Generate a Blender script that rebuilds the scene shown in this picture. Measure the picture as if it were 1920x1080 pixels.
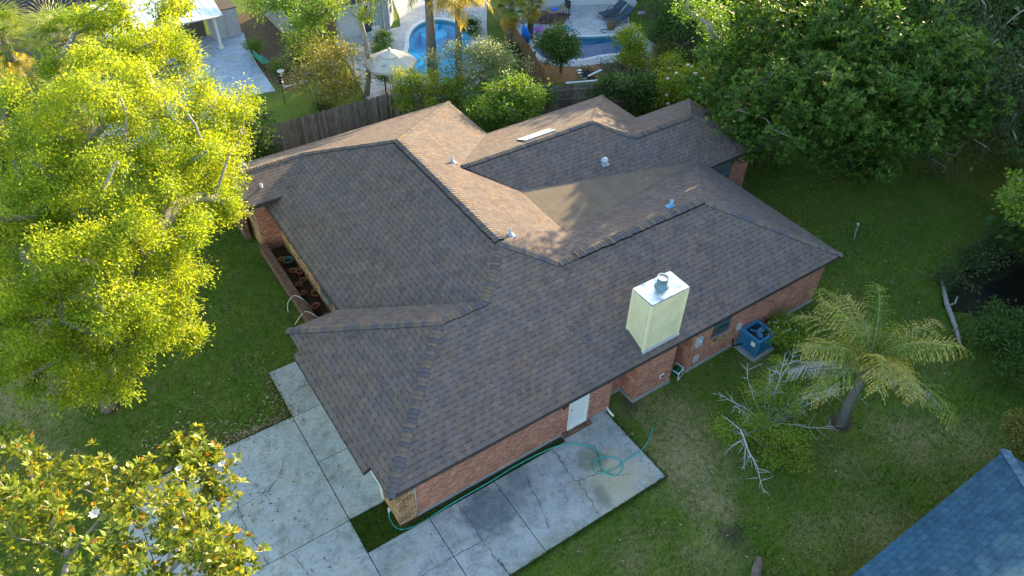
import bpy, math, random
import numpy as np
from mathutils import Vector, Matrix
from mathutils.geometry import tessellate_polygon
random.seed(7); RNG = np.random.default_rng(11)
R = math.radians; PI = math.pi
for o in list(bpy.data.objects): bpy.data.objects.remove(o)
SC = bpy.context.scene; COL = SC.collection

# ------------------------------------------------------------------ camera
YAW, PITCH, ROLL, FPX = 0.603, 0.748, 0.023, 1390.1
CAMLOC = Vector((0.071, -11.042, 21.1))
F = Vector((math.sin(YAW)*math.cos(PITCH), math.cos(YAW)*math.cos(PITCH), -math.sin(PITCH)))
RT = Vector((math.cos(YAW), -math.sin(YAW), 0)); UP = RT.cross(F)
R2 = RT*math.cos(ROLL) + UP*math.sin(ROLL); U2 = -RT*math.sin(ROLL) + UP*math.cos(ROLL)
cd = bpy.data.cameras.new('camera'); cam = bpy.data.objects.new('camera', cd); COL.objects.link(cam)
M = Matrix(((R2.x, U2.x, -F.x, CAMLOC.x), (R2.y, U2.y, -F.y, CAMLOC.y), (R2.z, U2.z, -F.z, CAMLOC.z), (0, 0, 0, 1)))
cam.matrix_world = M; cd.sensor_width = 36; cd.lens = FPX/1920*36; cd.clip_end = 800; cd.clip_start = .1
SC.camera = cam
SC.render.resolution_x, SC.render.resolution_y = 1024, 576

# ------------------------------------------------------------------ light
SUN_AZ, SUN_EL = R(26), R(10.3)          # azimuth measured from +X towards +Y
W = bpy.data.worlds.new('World'); SC.world = W; W.use_nodes = True
nt = W.node_tree; bg = nt.nodes['Background']; sky = nt.nodes.new('ShaderNodeTexSky')
sky.sky_type = 'NISHITA'; sky.sun_disc = False; sky.sun_elevation = SUN_EL; sky.sun_rotation = PI/2 - SUN_AZ
sky.air_density = 1.0; sky.dust_density = 1.0; sky.ozone_density = 1.0
nt.links.new(sky.outputs[0], bg.inputs[0]); bg.inputs[1].default_value = 0.15
sl = bpy.data.lights.new('sun', 'SUN'); sl.energy = 4.0; sl.angle = R(0.6); sl.color = (1.0, .79, .46)
so = bpy.data.objects.new('sun', sl); COL.objects.link(so)
sd = Vector((math.cos(SUN_AZ)*math.cos(SUN_EL), math.sin(SUN_AZ)*math.cos(SUN_EL), math.sin(SUN_EL)))
so.rotation_euler = sd.to_track_quat('Z', 'Y').to_euler(); so.location = (40, 20, 30)
SC.view_settings.view_transform = 'Standard'; SC.view_settings.look = 'None'; SC.view_settings.gamma = 1
SC.view_settings.exposure = 2.3
SC.render.engine = 'CYCLES'

# ------------------------------------------------------------------ materials
def mat(name, col=(.5, .5, .5), rough=.8, spec=.3, metal=0.):
    m = bpy.data.materials.new(name); m.use_nodes = True; b = m.node_tree.nodes['Principled BSDF']
    b.inputs['Base Color'].default_value = (*col, 1); b.inputs['Roughness'].default_value = rough
    b.inputs['Specular IOR Level'].default_value = spec; b.inputs['Metallic'].default_value = metal
    return m
class NT:
    def __init__(s, m): s.m = m; s.t = m.node_tree; s.b = s.t.nodes.get('Principled BSDF')
    def n(s, t, **k):
        x = s.t.nodes.new(t)
        for a, v in k.items():
            if a[0] == 'i' and a[1:].isdigit(): s.set(x.inputs[int(a[1:])], v)
            else: setattr(x, a, v)
        return x
    def set(s, i, v):
        if isinstance(v, bpy.types.NodeSocket): s.t.links.new(v, i)
        elif isinstance(v, bpy.types.Node): s.t.links.new(v.outputs[0], i)
        elif isinstance(v, tuple) and len(v) == 3 and i.type == 'RGBA': i.default_value = (*v, 1)
        else: i.default_value = v
    def math(s, op, a, b=0., c=0., clamp=False):
        x = s.n('ShaderNodeMath', operation=op, use_clamp=clamp); s.set(x.inputs[0], a); s.set(x.inputs[1], b); s.set(x.inputs[2], c); return x.outputs[0]
    def mix(s, f, a, b, blend='MIX'):
        x = s.n('ShaderNodeMix', data_type='RGBA', blend_type=blend); s.set(x.inputs[0], f); s.set(x.inputs[6], a); s.set(x.inputs[7], b); return x.outputs[2]
    def noise(s, vec, scale, detail=3., rough=.5, out=0):
        x = s.n('ShaderNodeTexNoise'); s.set(x.inputs['Vector'], vec); x.inputs['Scale'].default_value = scale
        x.inputs['Detail'].default_value = detail; x.inputs['Roughness'].default_value = rough; return x.outputs[out]
    def ramp(s, f, stops, interp='LINEAR'):
        x = s.n('ShaderNodeValToRGB'); s.set(x.inputs[0], f); r = x.color_ramp; r.interpolation = interp
        while len(r.elements) < len(stops): r.elements.new(.5)
        for e, (p, c) in zip(r.elements, stops): e.position = p; e.color = (*c, 1) if len(c) == 3 else c
        return x.outputs[0]
    def fr(s, f, a, b): return s.n('ShaderNodeMapRange', i0=f, i1=a, i2=b).outputs[0]
    def pos(s): return s.n('ShaderNodeNewGeometry').outputs['Position']
    def bump(s, h, strength=.5, dist=.02):
        x = s.n('ShaderNodeBump'); s.set(x.inputs['Height'], h); x.inputs['Strength'].default_value = strength; x.inputs['Distance'].default_value = dist
        s.t.links.new(x.outputs[0], s.b.inputs['Normal'])
    def color(s, c): s.set(s.b.inputs['Base Color'], c)
    def attr(s, name): return s.n('ShaderNodeAttribute', attribute_name=name).outputs['Fac']
g3 = lambda v: (v, v, v)

def noisy(name, c1, c2, scale=4., rough=.85, spec=.25, bump=0., detail=4., metal=0.):
    m = mat(name, c1, rough, spec, metal); t = NT(m); p = t.pos()
    n = t.noise(p, scale, detail, .6); t.color(t.mix(t.fr(n, .3, .7), c1, c2))
    if bump: t.bump(t.noise(p, scale*8, 3.), bump, .01)
    return m

def shingle_mat(name, stops, course=.185, tab=.34, dk=.6):
    m = mat(name, rough=.95, spec=.12); t = NT(m)
    uv = t.n('ShaderNodeUVMap').outputs[0]; sp = t.n('ShaderNodeSeparateXYZ', i0=uv); u, v = sp.outputs[0], sp.outputs[1]
    vr = t.math('DIVIDE', v, course); row = t.math('FLOOR', vr); fv = t.math('FRACT', vr)
    wr = t.n('ShaderNodeTexWhiteNoise', noise_dimensions='1D'); t.set(wr.inputs['W'], row)
    uu = t.math('ADD', t.math('DIVIDE', u, tab), t.math('MULTIPLY', wr.outputs[0], 7.)); cell = t.math('FLOOR', uu); fu = t.math('FRACT', uu)
    c0 = t.n('ShaderNodeCombineXYZ', i0=cell, i1=row); w0 = t.n('ShaderNodeTexWhiteNoise', noise_dimensions='2D'); t.set(w0.inputs['Vector'], c0.outputs[0])
    split = t.math('ADD', .36, t.math('MULTIPLY', w0.outputs[0], .26)); thin = t.math('GREATER_THAN', fu, split); thick = t.math('SUBTRACT', 1., thin)
    cb = t.n('ShaderNodeCombineXYZ', i0=t.math('ADD', cell, t.math('MULTIPLY', thin, 43.5)), i1=row)
    wn = t.n('ShaderNodeTexWhiteNoise', noise_dimensions='2D'); t.set(wn.inputs['Vector'], cb.outputs[0])
    base = t.ramp(wn.outputs[0], stops, 'CONSTANT')
    p = t.pos(); big = t.noise(p, .5, 4.); mid = t.noise(p, 2.2, 3.); gr = t.noise(p, 55., 2.)
    base = t.mix(t.fr(big, .3, .7), base, t.mix(1., base, (1.14, 1.02, .93), 'MULTIPLY')); base = t.mix(1., base, t.ramp(mid, [(.3, g3(.86)), (.7, g3(1.13))]), 'MULTIPLY')
    base = t.mix(1., base, t.ramp(gr, [(.3, g3(.72)), (.7, g3(1.26))]), 'MULTIPLY')
    dash = t.math('MULTIPLY', t.math('LESS_THAN', fv, .19), thick); line = t.math('LESS_THAN', fv, .07)
    side = t.math('MULTIPLY', t.math('LESS_THAN', t.math('ABSOLUTE', t.math('SUBTRACT', fu, split)), .03), t.math('LESS_THAN', fv, .9))
    dark = t.math('MAXIMUM', t.math('MULTIPLY', dash, dk), t.math('MAXIMUM', t.math('MULTIPLY', line, .42), t.math('MULTIPLY', side, .3)))
    base = t.mix(dark, base, (.022, .02, .022)); t.color(base)
    h = t.math('ADD', t.math('MULTIPLY', t.math('SUBTRACT', 1., fv), .6), t.math('MULTIPLY', thick, .4))
    h = t.math('ADD', h, t.math('MULTIPLY', gr, .25)); t.bump(h, .5, .012)
    return m
SH_STOPS = [(0., (.150, .121, .108)), (.2, (.135, .116, .112)), (.4, (.161, .129, .112)), (.55, (.125, .106, .105)), (.7, (.139, .121, .121)), (.85, (.153, .121, .105)), (.95, (.115, .099, .099))]
m_shingle = shingle_mat('brown_shingles', SH_STOPS)
m_bluesh = shingle_mat('blue_grey_shingles', [(0., (.028, .086, .145)), (.2, (.033, .095, .158)), (.4, (.025, .077, .134)), (.6, (.036, .102, .168)), (.8, (.029, .085, .148))], dk=.45)
m_navysh = shingle_mat('dark_blue_shingles', [(0., (.02, .025, .05)), (.5, (.03, .035, .06))])
m_cap = mat('ridge_cap_shingles', rough=.95, spec=.1); t = NT(m_cap)
t.color(t.mix(1., t.ramp(t.attr('rnd'), [(0., (.115, .105, .112)), (.25, (.165, .13, .105)), (.5, (.10, .095, .105)), (.7, (.16, .122, .095)), (.9, (.18, .142, .112))], 'CONSTANT'), t.ramp(t.noise(t.pos(), 60., 2.), [(.3, g3(.7)), (.7, g3(1.3))]), 'MULTIPLY'))
m_roll = mat('roll_roofing', rough=.95, spec=.1); t = NT(m_roll); p = t.pos(); xs = t.n('ShaderNodeSeparateXYZ', i0=p).outputs[0]
st = t.math('FRACT', t.math('DIVIDE', xs, .98)); ln = t.math('LESS_THAN', st, .035)
c = t.mix(t.fr(t.noise(p, 1.3, 4.), .3, .7), (.15, .118, .09), (.185, .145, .108)); c = t.mix(1., c, t.ramp(t.noise(p, 70., 2.), [(.3, g3(.8)), (.7, g3(1.2))]), 'MULTIPLY')
t.color(t.mix(t.math('MULTIPLY', ln, .3), c, (.06, .05, .04))); t.bump(t.noise(p, 60., 2.), .3, .01)

def brick_mat(name, c1, c2, mortar, w=.21, h=.077):
    m = mat(name, rough=.9, spec=.2); t = NT(m); uv = t.n('ShaderNodeUVMap').outputs[0]
    b = t.n('ShaderNodeTexBrick'); t.set(b.inputs['Vector'], uv); t.set(b.inputs['Color1'], c1); t.set(b.inputs['Color2'], c2); t.set(b.inputs['Mortar'], mortar)
    b.inputs['Scale'].default_value = 1; b.inputs['Brick Width'].default_value = w; b.inputs['Row Height'].default_value = h; b.inputs['Mortar Size'].default_value = .006; b.inputs['Mortar Smooth'].default_value = .3
    p = t.pos(); c = t.mix(1., b.outputs[0], t.ramp(t.noise(p, 2.2, 5., .65), [(.25, (.72, .7, .7)), (.75, (1.3, 1.22, 1.15))]), 'MULTIPLY')
    c = t.mix(1., c, t.ramp(t.noise(p, 18., 2.), [(.3, g3(.8)), (.7, g3(1.22))]), 'MULTIPLY'); sv = t.n('ShaderNodeVectorMath', operation='MULTIPLY', i0=uv); sv.inputs[1].default_value = (2.4, 9., 1.)
    c = t.mix(1., c, t.ramp(t.noise(sv.outputs[0], 1.9, 3., .7), [(.32, (.62, .6, .62)), (.5, g3(1.)), (.68, (1.5, 1.42, 1.35))]), 'MULTIPLY'); t.color(c)
    t.bump(t.math('SUBTRACT', 1., b.outputs[1]), .6, .008); return m
m_brick = brick_mat('red_brick', (.48, .215, .145), (.32, .14, .10), (.38, .29, .24))
m_oldbrick = brick_mat('mottled_tan_brick', (.46, .27, .12), (.12, .065, .035), (.55, .46, .34), .24, .105)
m_darkbrick = brick_mat('dark_red_brick', (.19, .105, .07), (.12, .068, .048), (.18, .15, .12))
m_found = noisy('foundation_concrete', (.25, .26, .26), (.36, .37, .36), 3.)
m_trim = noisy('white_trim', (.66, .66, .64), (.74, .74, .72), 3., .5)
m_fascia = noisy('dark_fascia', (.04, .036, .033), (.07, .06, .055), 5., .6)
m_soffit = mat('soffit', (.5, .49, .46), .8)
m_siding = mat('cream_siding', rough=.55); t = NT(m_siding); uv = t.n('ShaderNodeUVMap').outputs[0]; us = t.n('ShaderNodeSeparateXYZ', i0=uv).outputs[0]
gv = t.math('LESS_THAN', t.math('FRACT', t.math('DIVIDE', us, .2)), .05)
t.color(t.mix(t.fr(t.noise(t.pos(), 2., 4.), .3, .7), (.64, .58, .36), (.74, .68, .45))); t.bump(t.math('SUBTRACT', 1., gv), .7, .008)
m_galv = mat('galvanised_sheet', (.62, .66, .7), .38, .5, .75); t = NT(m_galv); p = t.pos(); n = t.noise(p, 3.2, 5., .65)
t.color(t.ramp(n, [(.32, (.30, .38, .50)), (.5, (.62, .68, .74)), (.62, (.85, .87, .88))])); t.set(t.b.inputs['Roughness'], t.fr(n, 0., 1.5))
m_pipe = noisy('weathered_flue_metal', (.12, .2, .24), (.22, .3, .34), 9., .55, .5, metal=.4)
m_flue = noisy('flue_cap', (.3, .3, .31), (.42, .42, .42), 8., .6, .4, metal=.3)
m_lead = noisy('grey_vent_metal', (.35, .38, .42), (.5, .53, .56), 20., .5, .5)
m_glass = mat('window_glass', (.03, .06, .07), .08, .8)
m_glass2 = mat('window_glass_curtain', (.10, .14, .15), .12, .7)
m_whitepl = mat('white_plastic', (.72, .73, .72), .5)
m_black = mat('black_metal', (.015, .015, .017), .5)

# concrete
def concrete(name, a, b, stain, s=.8, stainamt=.55):
    m = mat(name, rough=.9, spec=.2); t = NT(m); p = t.pos()
    c = t.mix(t.fr(t.noise(p, s, 6., .65), .3, .7), a, b)
    c = t.mix(t.math('MULTIPLY', t.fr(t.noise(p, .45, 4., .6, ), .52, .72), stainamt), c, stain)
    c = t.mix(1., c, t.ramp(t.noise(p, 11., 6., .75), [(.28, g3(.74)), (.72, g3(1.18))]), 'MULTIPLY')
    c = t.mix(t.math('MULTIPLY', t.fr(t.noise(p, 1.7, 8., .8), .48, .64), .5), c, tuple(x*.62 for x in stain)); c = t.mix(1., c, t.ramp(t.noise(p, 90., 2.), [(.3, g3(.85)), (.7, g3(1.13))]), 'MULTIPLY')
    c = t.mix(t.math('MULTIPLY', t.fr(t.noise(p, 3.3, 9., .85), .5, .6), .5), c, tuple(x*.5 for x in stain)); c = t.mix(t.math('MULTIPLY', t.fr(t.noise(p, .8, 6., .75), .5, .64), .4), c, (.36, .33, .24)); t.color(c); t.bump(t.noise(p, 80., 3.), .25, .006); return m, t
m_conc, _ = concrete('driveway_concrete', (.34, .365, .355), (.51, .525, .505), (.28, .30, .24))
m_slab, t = concrete('stained_slab_concrete', (.31, .34, .35), (.50, .52, .52), (.23, .255, .235))
def patch(t, x, y, r, soft=.6, nz=None, ry=None):
    p = t.pos(); v = t.n('ShaderNodeVectorMath', operation='SUBTRACT', i0=p); v.inputs[1].default_value = (x, y, 0)
    q = t.n('ShaderNodeVectorMath', operation='MULTIPLY', i0=v.outputs[0]); q.inputs[1].default_value = (1/r, 1/(ry or r), 0)
    d = t.n('ShaderNodeVectorMath', operation='LENGTH', i0=q.outputs[0]).outputs['Value']
    n = t.noise(p, nz or 1.2, 5., .65); d = t.math('ADD', d, t.math('MULTIPLY', t.math('SUBTRACT', n, .5), 1.4))
    x_ = t.n('ShaderNodeMapRange', interpolation_type='SMOOTHSTEP', i0=d, i1=1.0, i2=1.0-soft, i3=0., i4=1.); return x_.outputs[0]
c = t.b.inputs['Base Color'].links[0].from_socket
stx = t.fr(t.noise(t.pos(), 3.5, 9., .85), .38, .58); c = t.mix(t.math('MULTIPLY', t.math('MULTIPLY', patch(t, 6.65, -.55, 1.15, .45, 2.4, 1.05), .8), t.math('ADD', .45, t.math('MULTIPLY', stx, .55))), c, (.07, .10, .125))
c = t.mix(t.math('MULTIPLY', patch(t, 7.6, -.6, 1.9, 1., 1.9, 1.3), .4), c, (.15, .18, .19)); c = t.mix(t.math('MULTIPLY', patch(t, 8.0, -.1, .6, .5), .5), c, (.12, .15, .17))
c = t.mix(t.math('MULTIPLY', patch(t, 7.6, -2.7, 2.4, .9, 3., .6), .6), c, (.22, .24, .17))
c = t.mix(t.math('MULTIPLY', patch(t, 10.7, -1.9, 1.7, .9, 2.), .75), c, (.44, .38, .24))
c = t.mix(t.math('MULTIPLY', patch(t, 10.5, -.8, .75, .8, 3.), .75), c, (.15, .16, .12))
c = t.mix(t.math('MULTIPLY', patch(t, 9.9, -2.0, .35, .8, 3., .8), .75), c, (.19, .2, .15))
c = t.mix(t.math('MULTIPLY', patch(t, 11.5, -.2, .9, .9, 1.5), .4), c, (.17, .2, .2)); t.color(c)
m_deck, _ = concrete('pool_deck_concrete', (.42, .44, .47), (.55, .57, .59), (.36, .38, .40), .7, .4)
m_patio, _ = concrete('painted_patio', (.36, .45, .56), (.47, .56, .66), (.30, .38, .48), .9, .5)
m_crack = noisy('crack_soil', (.02, .025, .02), (.07, .09, .04), 6.)
m_joint = noisy('joint_filler', (.015, .02, .02), (.03, .035, .03), 6.)
m_soil = noisy('soil', (.05, .037, .026), (.09, .065, .045), 3., .95, .1, .6)
m_mulch = noisy('bark_mulch', (.20, .105, .045), (.34, .2, .09), 9., .95, .1, .8, 6.)
m_dirt = noisy('leaf_litter_dirt', (.085, .058, .036), (.17, .115, .07), 5., .95, .1, .8, 7.)
m_mud = noisy('wet_mud', (.012, .014, .008), (.035, .04, .022), 3., .95, .05, .5, 6.)

# lawn: green with tan, thin patches
TAN = [(13.2, -2.6, 1.6, .95), (12.7, -4.2, .9, .7), (14.2, -1.0, 1.2, .6), (13.4, .2, .9, .5), (20.3, -6.1, 1.3, .5), (16.6, -7.7, 1.3, .45), (18.7, -.9, 1.1, .35), (-4.6, 12.6, 2.6, .7), (-4.8, 9.3, 1.2, .45), (22.0, -7.5, 1.2, .4), (17.8, -5.6, 1.0, .3), (11.6, -5.4, 1.0, .45), (-3.2, 15.4, 2.2, .6), (23.5, -.6, 1.2, .3), (14.6, -6.8, 1.0, .3), (9.5, -4.2, 1.0, .3)]
m_grass = mat('lawn_grass_ground', rough=.95, spec=.1); t = NT(m_grass); p = t.pos(); tex = t.fr(t.noise(p, 5.5, 7., .8), .40, .56)
big = t.fr(t.noise(p, .35, 4., .6), .3, .7); c = t.mix(big, (.066, .13, .014), (.13, .178, .024))
c = t.mix(t.math('MULTIPLY', t.fr(t.noise(p, .9, 6., .7), .45, .75), .75), c, (.15, .135, .05)); c = t.mix(t.math('MULTIPLY', t.fr(t.noise(p, 2.4, 6., .75), .52, .74), .6), c, (.2, .17, .09))
for x, y, r, a in TAN: c = t.mix(t.math('MULTIPLY', t.math('MULTIPLY', patch(t, x, y, r*1.45, .9, 1.9), min(1., a*1.25)), tex), c, (.30, .235, .13))
c = t.mix(t.math('MULTIPLY', patch(t, 12.4, -5.4, .7, .9, 2.), .7), c, (.05, .045, .035))
c = t.mix(t.math('MULTIPLY', patch(t, 13.2, .3, .7, .9, 2.), .7), c, (.045, .035, .028))
c = t.mix(t.math('MULTIPLY', patch(t, 18.85, -4.4, .55, .5, 3.), .9), c, (.07, .05, .036))
c = t.mix(1., c, t.ramp(t.noise(p, 14., 6., .8), [(.28, g3(.5)), (.72, g3(1.55))]), 'MULTIPLY'); t.color(c); t.bump(t.noise(p, 30., 5., .8), .8, .04)
m_blade = mat('grass_blade', rough=.8, spec=.1); t = NT(m_blade); p = t.pos()
c = t.ramp(t.attr('rnd'), [(0., (.042, .10, .010)), (.45, (.085, .16, .016)), (.75, (.155, .2, .028)), (1., (.27, .24, .09))])
t.color(c)

# foliage
def leaf_mat(name, stops, trans, tf=.45, rough=.5, spec=.35):
    m = mat(name, rough=rough, spec=spec); t = NT(m); a = t.attr('rnd'); c = t.ramp(a, stops); t.color(c)
    tr = t.n('ShaderNodeBsdfTranslucent'); t.set(tr.inputs[0], t.mix(1., c, trans, 'MULTIPLY'))
    mx = t.n('ShaderNodeMixShader'); mx.inputs[0].default_value = tf
    t.t.links.new(t.b.outputs[0], mx.inputs[1]); t.t.links.new(tr.outputs[0], mx.inputs[2])
    t.t.links.new(mx.outputs[0], t.t.nodes['Material Output'].inputs[0]); return m
lm_yel = leaf_mat('yellow_green_leaf', [(0., (.10, .19, .010)), (.5, (.22, .30, .014)), (1., (.42, .43, .025))], (1.9, 1.75, .8), .48)
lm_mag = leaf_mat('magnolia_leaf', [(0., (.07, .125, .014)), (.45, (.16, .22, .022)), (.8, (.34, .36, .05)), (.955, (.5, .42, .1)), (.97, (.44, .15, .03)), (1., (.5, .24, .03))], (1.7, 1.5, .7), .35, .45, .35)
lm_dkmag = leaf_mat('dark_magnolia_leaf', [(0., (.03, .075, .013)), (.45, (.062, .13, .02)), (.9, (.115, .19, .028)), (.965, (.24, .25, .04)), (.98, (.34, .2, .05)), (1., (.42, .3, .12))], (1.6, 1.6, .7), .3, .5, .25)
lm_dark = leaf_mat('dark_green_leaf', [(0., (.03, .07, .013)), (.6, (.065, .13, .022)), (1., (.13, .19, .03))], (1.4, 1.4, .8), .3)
lm_mid = leaf_mat('mid_green_leaf', [(0., (.06, .13, .015)), (.6, (.12, .22, .022)), (1., (.25, .32, .03))], (1.5, 1.5, .8), .35)
lm_bright = leaf_mat('bright_yellow_shrub_leaf', [(0., (.09, .17, .012)), (.5, (.19, .27, .018)), (1., (.42, .4, .03))], (1.6, 1.5, .8), .4)
lm_olive = leaf_mat('olive_leaf', [(0., (.08, .105, .022)), (.6, (.19, .19, .035)), (1., (.36, .28, .06))], (1.5, 1.4, .8), .35)
lm_pale = leaf_mat('pale_sage_leaf', [(0., (.11, .17, .08)), (.6, (.24, .29, .13)), (1., (.48, .45, .2))], (1.4, 1.4, .9), .35)
lm_moss = leaf_mat('grey_green_leaf', [(0., (.045, .08, .025)), (.6, (.10, .14, .045)), (.95, (.18, .21, .08)), (1., (.28, .3, .22))], (1.4, 1.4, .9), .3)
lm_rose = leaf_mat('grey_blue_leaf', [(0., (.05, .06, .06)), (1., (.12, .13, .12))], (1.2, 1.2, 1.), .2)
lm_palm = leaf_mat('palm_leaflet', [(0., (.06, .13, .014)), (.45, (.15, .22, .022)), (.75, (.28, .30, .05)), (1., (.46, .38, .13))], (1.5, 1.5, .8), .35, .45)
lm_goldpalm = leaf_mat('gold_palm_leaflet', [(0., (.1, .13, .02)), (.5, (.24, .22, .03)), (1., (.42, .32, .06))], (1.7, 1.5, .8), .45, .45)
lm_deadpalm = leaf_mat('dead_palm_leaflet', [(0., (.26, .25, .24)), (1., (.42, .41, .39))], (1., 1., 1.), .2, .6)
lm_flower = leaf_mat('white_petal', [(0., (.6, .58, .5)), (1., (.78, .76, .68))], (1., 1., .9), .3)
m_bark = noisy('grey_brown_bark', (.10, .08, .065), (.24, .2, .165), 7., .95, .1, .8, 6.)
m_palebark = noisy('pale_grey_bark', (.22, .2, .18), (.40, .37, .33), 8., .9, .1, .6, 5.)
m_deadwood = noisy('bleached_dead_wood', (.42, .43, .42), (.56, .57, .55), 9., .9, .1)
m_palmbark = noisy('palm_bark', (.09, .085, .08), (.2, .19, .175), 14., .9, .1, .8, 5.)
m_fallen = mat('fallen_leaf', rough=.9); t = NT(m_fallen); t.color(t.ramp(t.attr('rnd'), [(0., (.09, .055, .03)), (.4, (.2, .13, .07)), (.75, (.36, .26, .15)), (1., (.5, .4, .26))]))

# ------------------------------------------------------------------ mesh builders
class MB:
    def __init__(s): s.v = []; s.f = []; s.mi = []; s.uv = []; s.r = []; s.sm = []
    def poly(s, pts, mi=0, uv=None, rnd=0., smooth=False):
        b = len(s.v); s.v += [tuple(p) for p in pts]; s.f.append(list(range(b, b+len(pts)))); s.mi.append(mi); s.r.append(rnd); s.sm.append(smooth)
        if uv is None:
            P = [Vector(p) for p in pts]; n = (P[1]-P[0]).cross(P[2]-P[0]); a = max(range(3), key=lambda i: abs(n[i]))
            uv = [((p.y, p.z), (p.x, p.z), (p.x, p.y))[a] for p in P]
        s.uv.append(uv)
    def box(s, x0, y0, z0, x1, y1, z1, mi=0, rnd=0., M=None):
        c = [Vector((x, y, z)) for z in (z0, z1) for y in (y0, y1) for x in (x0, x1)]
        if M is not None: c = [M @ p for p in c]
        for f in ((0, 2, 3, 1), (4, 5, 7, 6), (0, 1, 5, 4), (2, 6, 7, 3), (0, 4, 6, 2), (1, 3, 7, 5)): s.poly([c[i] for i in f], mi, rnd=rnd)
    def tube(s, pts, rad, n=8, mi=0, rnd=0., caps=True, smooth=True):
        pts = [Vector(p) for p in pts]; rad = rad if isinstance(rad, (list, tuple)) else [rad]*len(pts); pa = None; b = len(s.v)
        for i, p in enumerate(pts):
            d = (pts[min(i+1, len(pts)-1)] - pts[max(i-1, 0)]).normalized()
            if pa is None: pa = Vector((0, 0, 1)) if abs(d.z) < .8 else Vector((1, 0, 0))
            a = pa - d*pa.dot(d)
            if a.length < .05: a = d.orthogonal()
            a.normalize(); pa = a; c = d.cross(a)
            for k in range(n): q = p + (a*math.cos(2*PI*k/n) + c*math.sin(2*PI*k/n))*rad[i]; s.v.append(tuple(q))
        def F_(idx): s.f.append(idx); s.mi.append(mi); s.r.append(rnd); s.sm.append(smooth); s.uv.append([(s.v[j][0]+s.v[j][1], s.v[j][2]) for j in idx])
        for i in range(len(pts)-1):
            for k in range(n): F_([b+i*n+k, b+i*n+(k+1) % n, b+(i+1)*n+(k+1) % n, b+(i+1)*n+k])
        if caps:
            F_([b+k for k in range(n)][::-1]); F_([b+(len(pts)-1)*n+k for k in range(n)])
    def lathe(s, prof, n=20, c=(0, 0, 0), mi=0, smooth=True, sx=1., sy=1.):
        b = len(s.v)
        for r, z in prof:
            for k in range(n): s.v.append((c[0]+r*sx*math.cos(2*PI*k/n), c[1]+r*sy*math.sin(2*PI*k/n), c[2]+z))
        for i in range(len(prof)-1):
            for k in range(n):
                idx = [b+i*n+k, b+i*n+(k+1) % n, b+(i+1)*n+(k+1) % n, b+(i+1)*n+k]; s.f.append(idx); s.mi.append(mi); s.r.append(0.); s.sm.append(smooth); s.uv.append([(0, 0)]*4)
    def prism(s, outline, z0, z1, mi=0, side=None, bottom=False):
        o = [tuple(p) for p in outline]
        A = sum(o[i][0]*o[(i+1) % len(o)][1]-o[(i+1) % len(o)][0]*o[i][1] for i in range(len(o)))
        if A < 0: o = o[::-1]
        for tri in tessellate_polygon([[Vector((p[0], p[1], 0)) for p in o]]):
            q = [o[i] for i in tri]; ar = (q[1][0]-q[0][0])*(q[2][1]-q[0][1])-(q[2][0]-q[0][0])*(q[1][1]-q[0][1])
            if ar < 0: q = q[::-1]
            s.poly([(x, y, z1) for x, y in q], mi)
            if bottom: s.poly([(x, y, z0) for x, y in q[::-1]], mi)
        for i in range(len(o)):
            a, b_ = o[i], o[(i+1) % len(o)]; s.poly([(*a, z0), (*b_, z0), (*b_, z1), (*a, z1)], mi if side is None else side)
    def build(s, name, mats, parent=None, loc=None):
        me = bpy.data.meshes.new(name); off = Vector(loc) if loc is not None else None
        v = s.v if off is None else [(a-off.x, b-off.y, c-off.z) for a, b, c in s.v]
        me.from_pydata(v, [], s.f); mats = mats if isinstance(mats, (list, tuple)) else [mats]
        for m in mats: me.materials.append(m)
        me.polygons.foreach_set('material_index', s.mi); me.polygons.foreach_set('use_smooth', s.sm)
        uvl = me.uv_layers.new(name='UVMap'); fl = []
        for u in s.uv:
            for q in u: fl += [q[0], q[1]]
        uvl.data.foreach_set('uv', fl)
        at = me.attributes.new('rnd', 'FLOAT', 'FACE'); at.data.foreach_set('value', s.r); me.update()
        o = bpy.data.objects.new(name, me); COL.objects.link(o)
        if off is not None: o.location = off
        if parent is not None: o.parent = parent
        return o
def tag(o, label=None, cat=None, group=None, kind=None):
    if label: o['label'] = label
    if cat: o['category'] = cat
    if group: o['group'] = group
    if kind: o['kind'] = kind
    return o
def thing(name, label, cat, loc=(0, 0, 0), rz=0., group=None):
    o = bpy.data.objects.new(name, None); COL.objects.link(o); o.location = loc; o.rotation_euler = (0, 0, rz); o.empty_display_size = .3
    return tag(o, label, cat, group)
def copy_tree(o, parent=None):
    c = o.copy(); COL.objects.link(c); c.parent = parent
    for ch in list(o.children):
        k = copy_tree(ch, c)
    return c
def structure(mb, name, mats, loc=None): return tag(mb.build(name, mats, None, loc), kind='structure')

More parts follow.
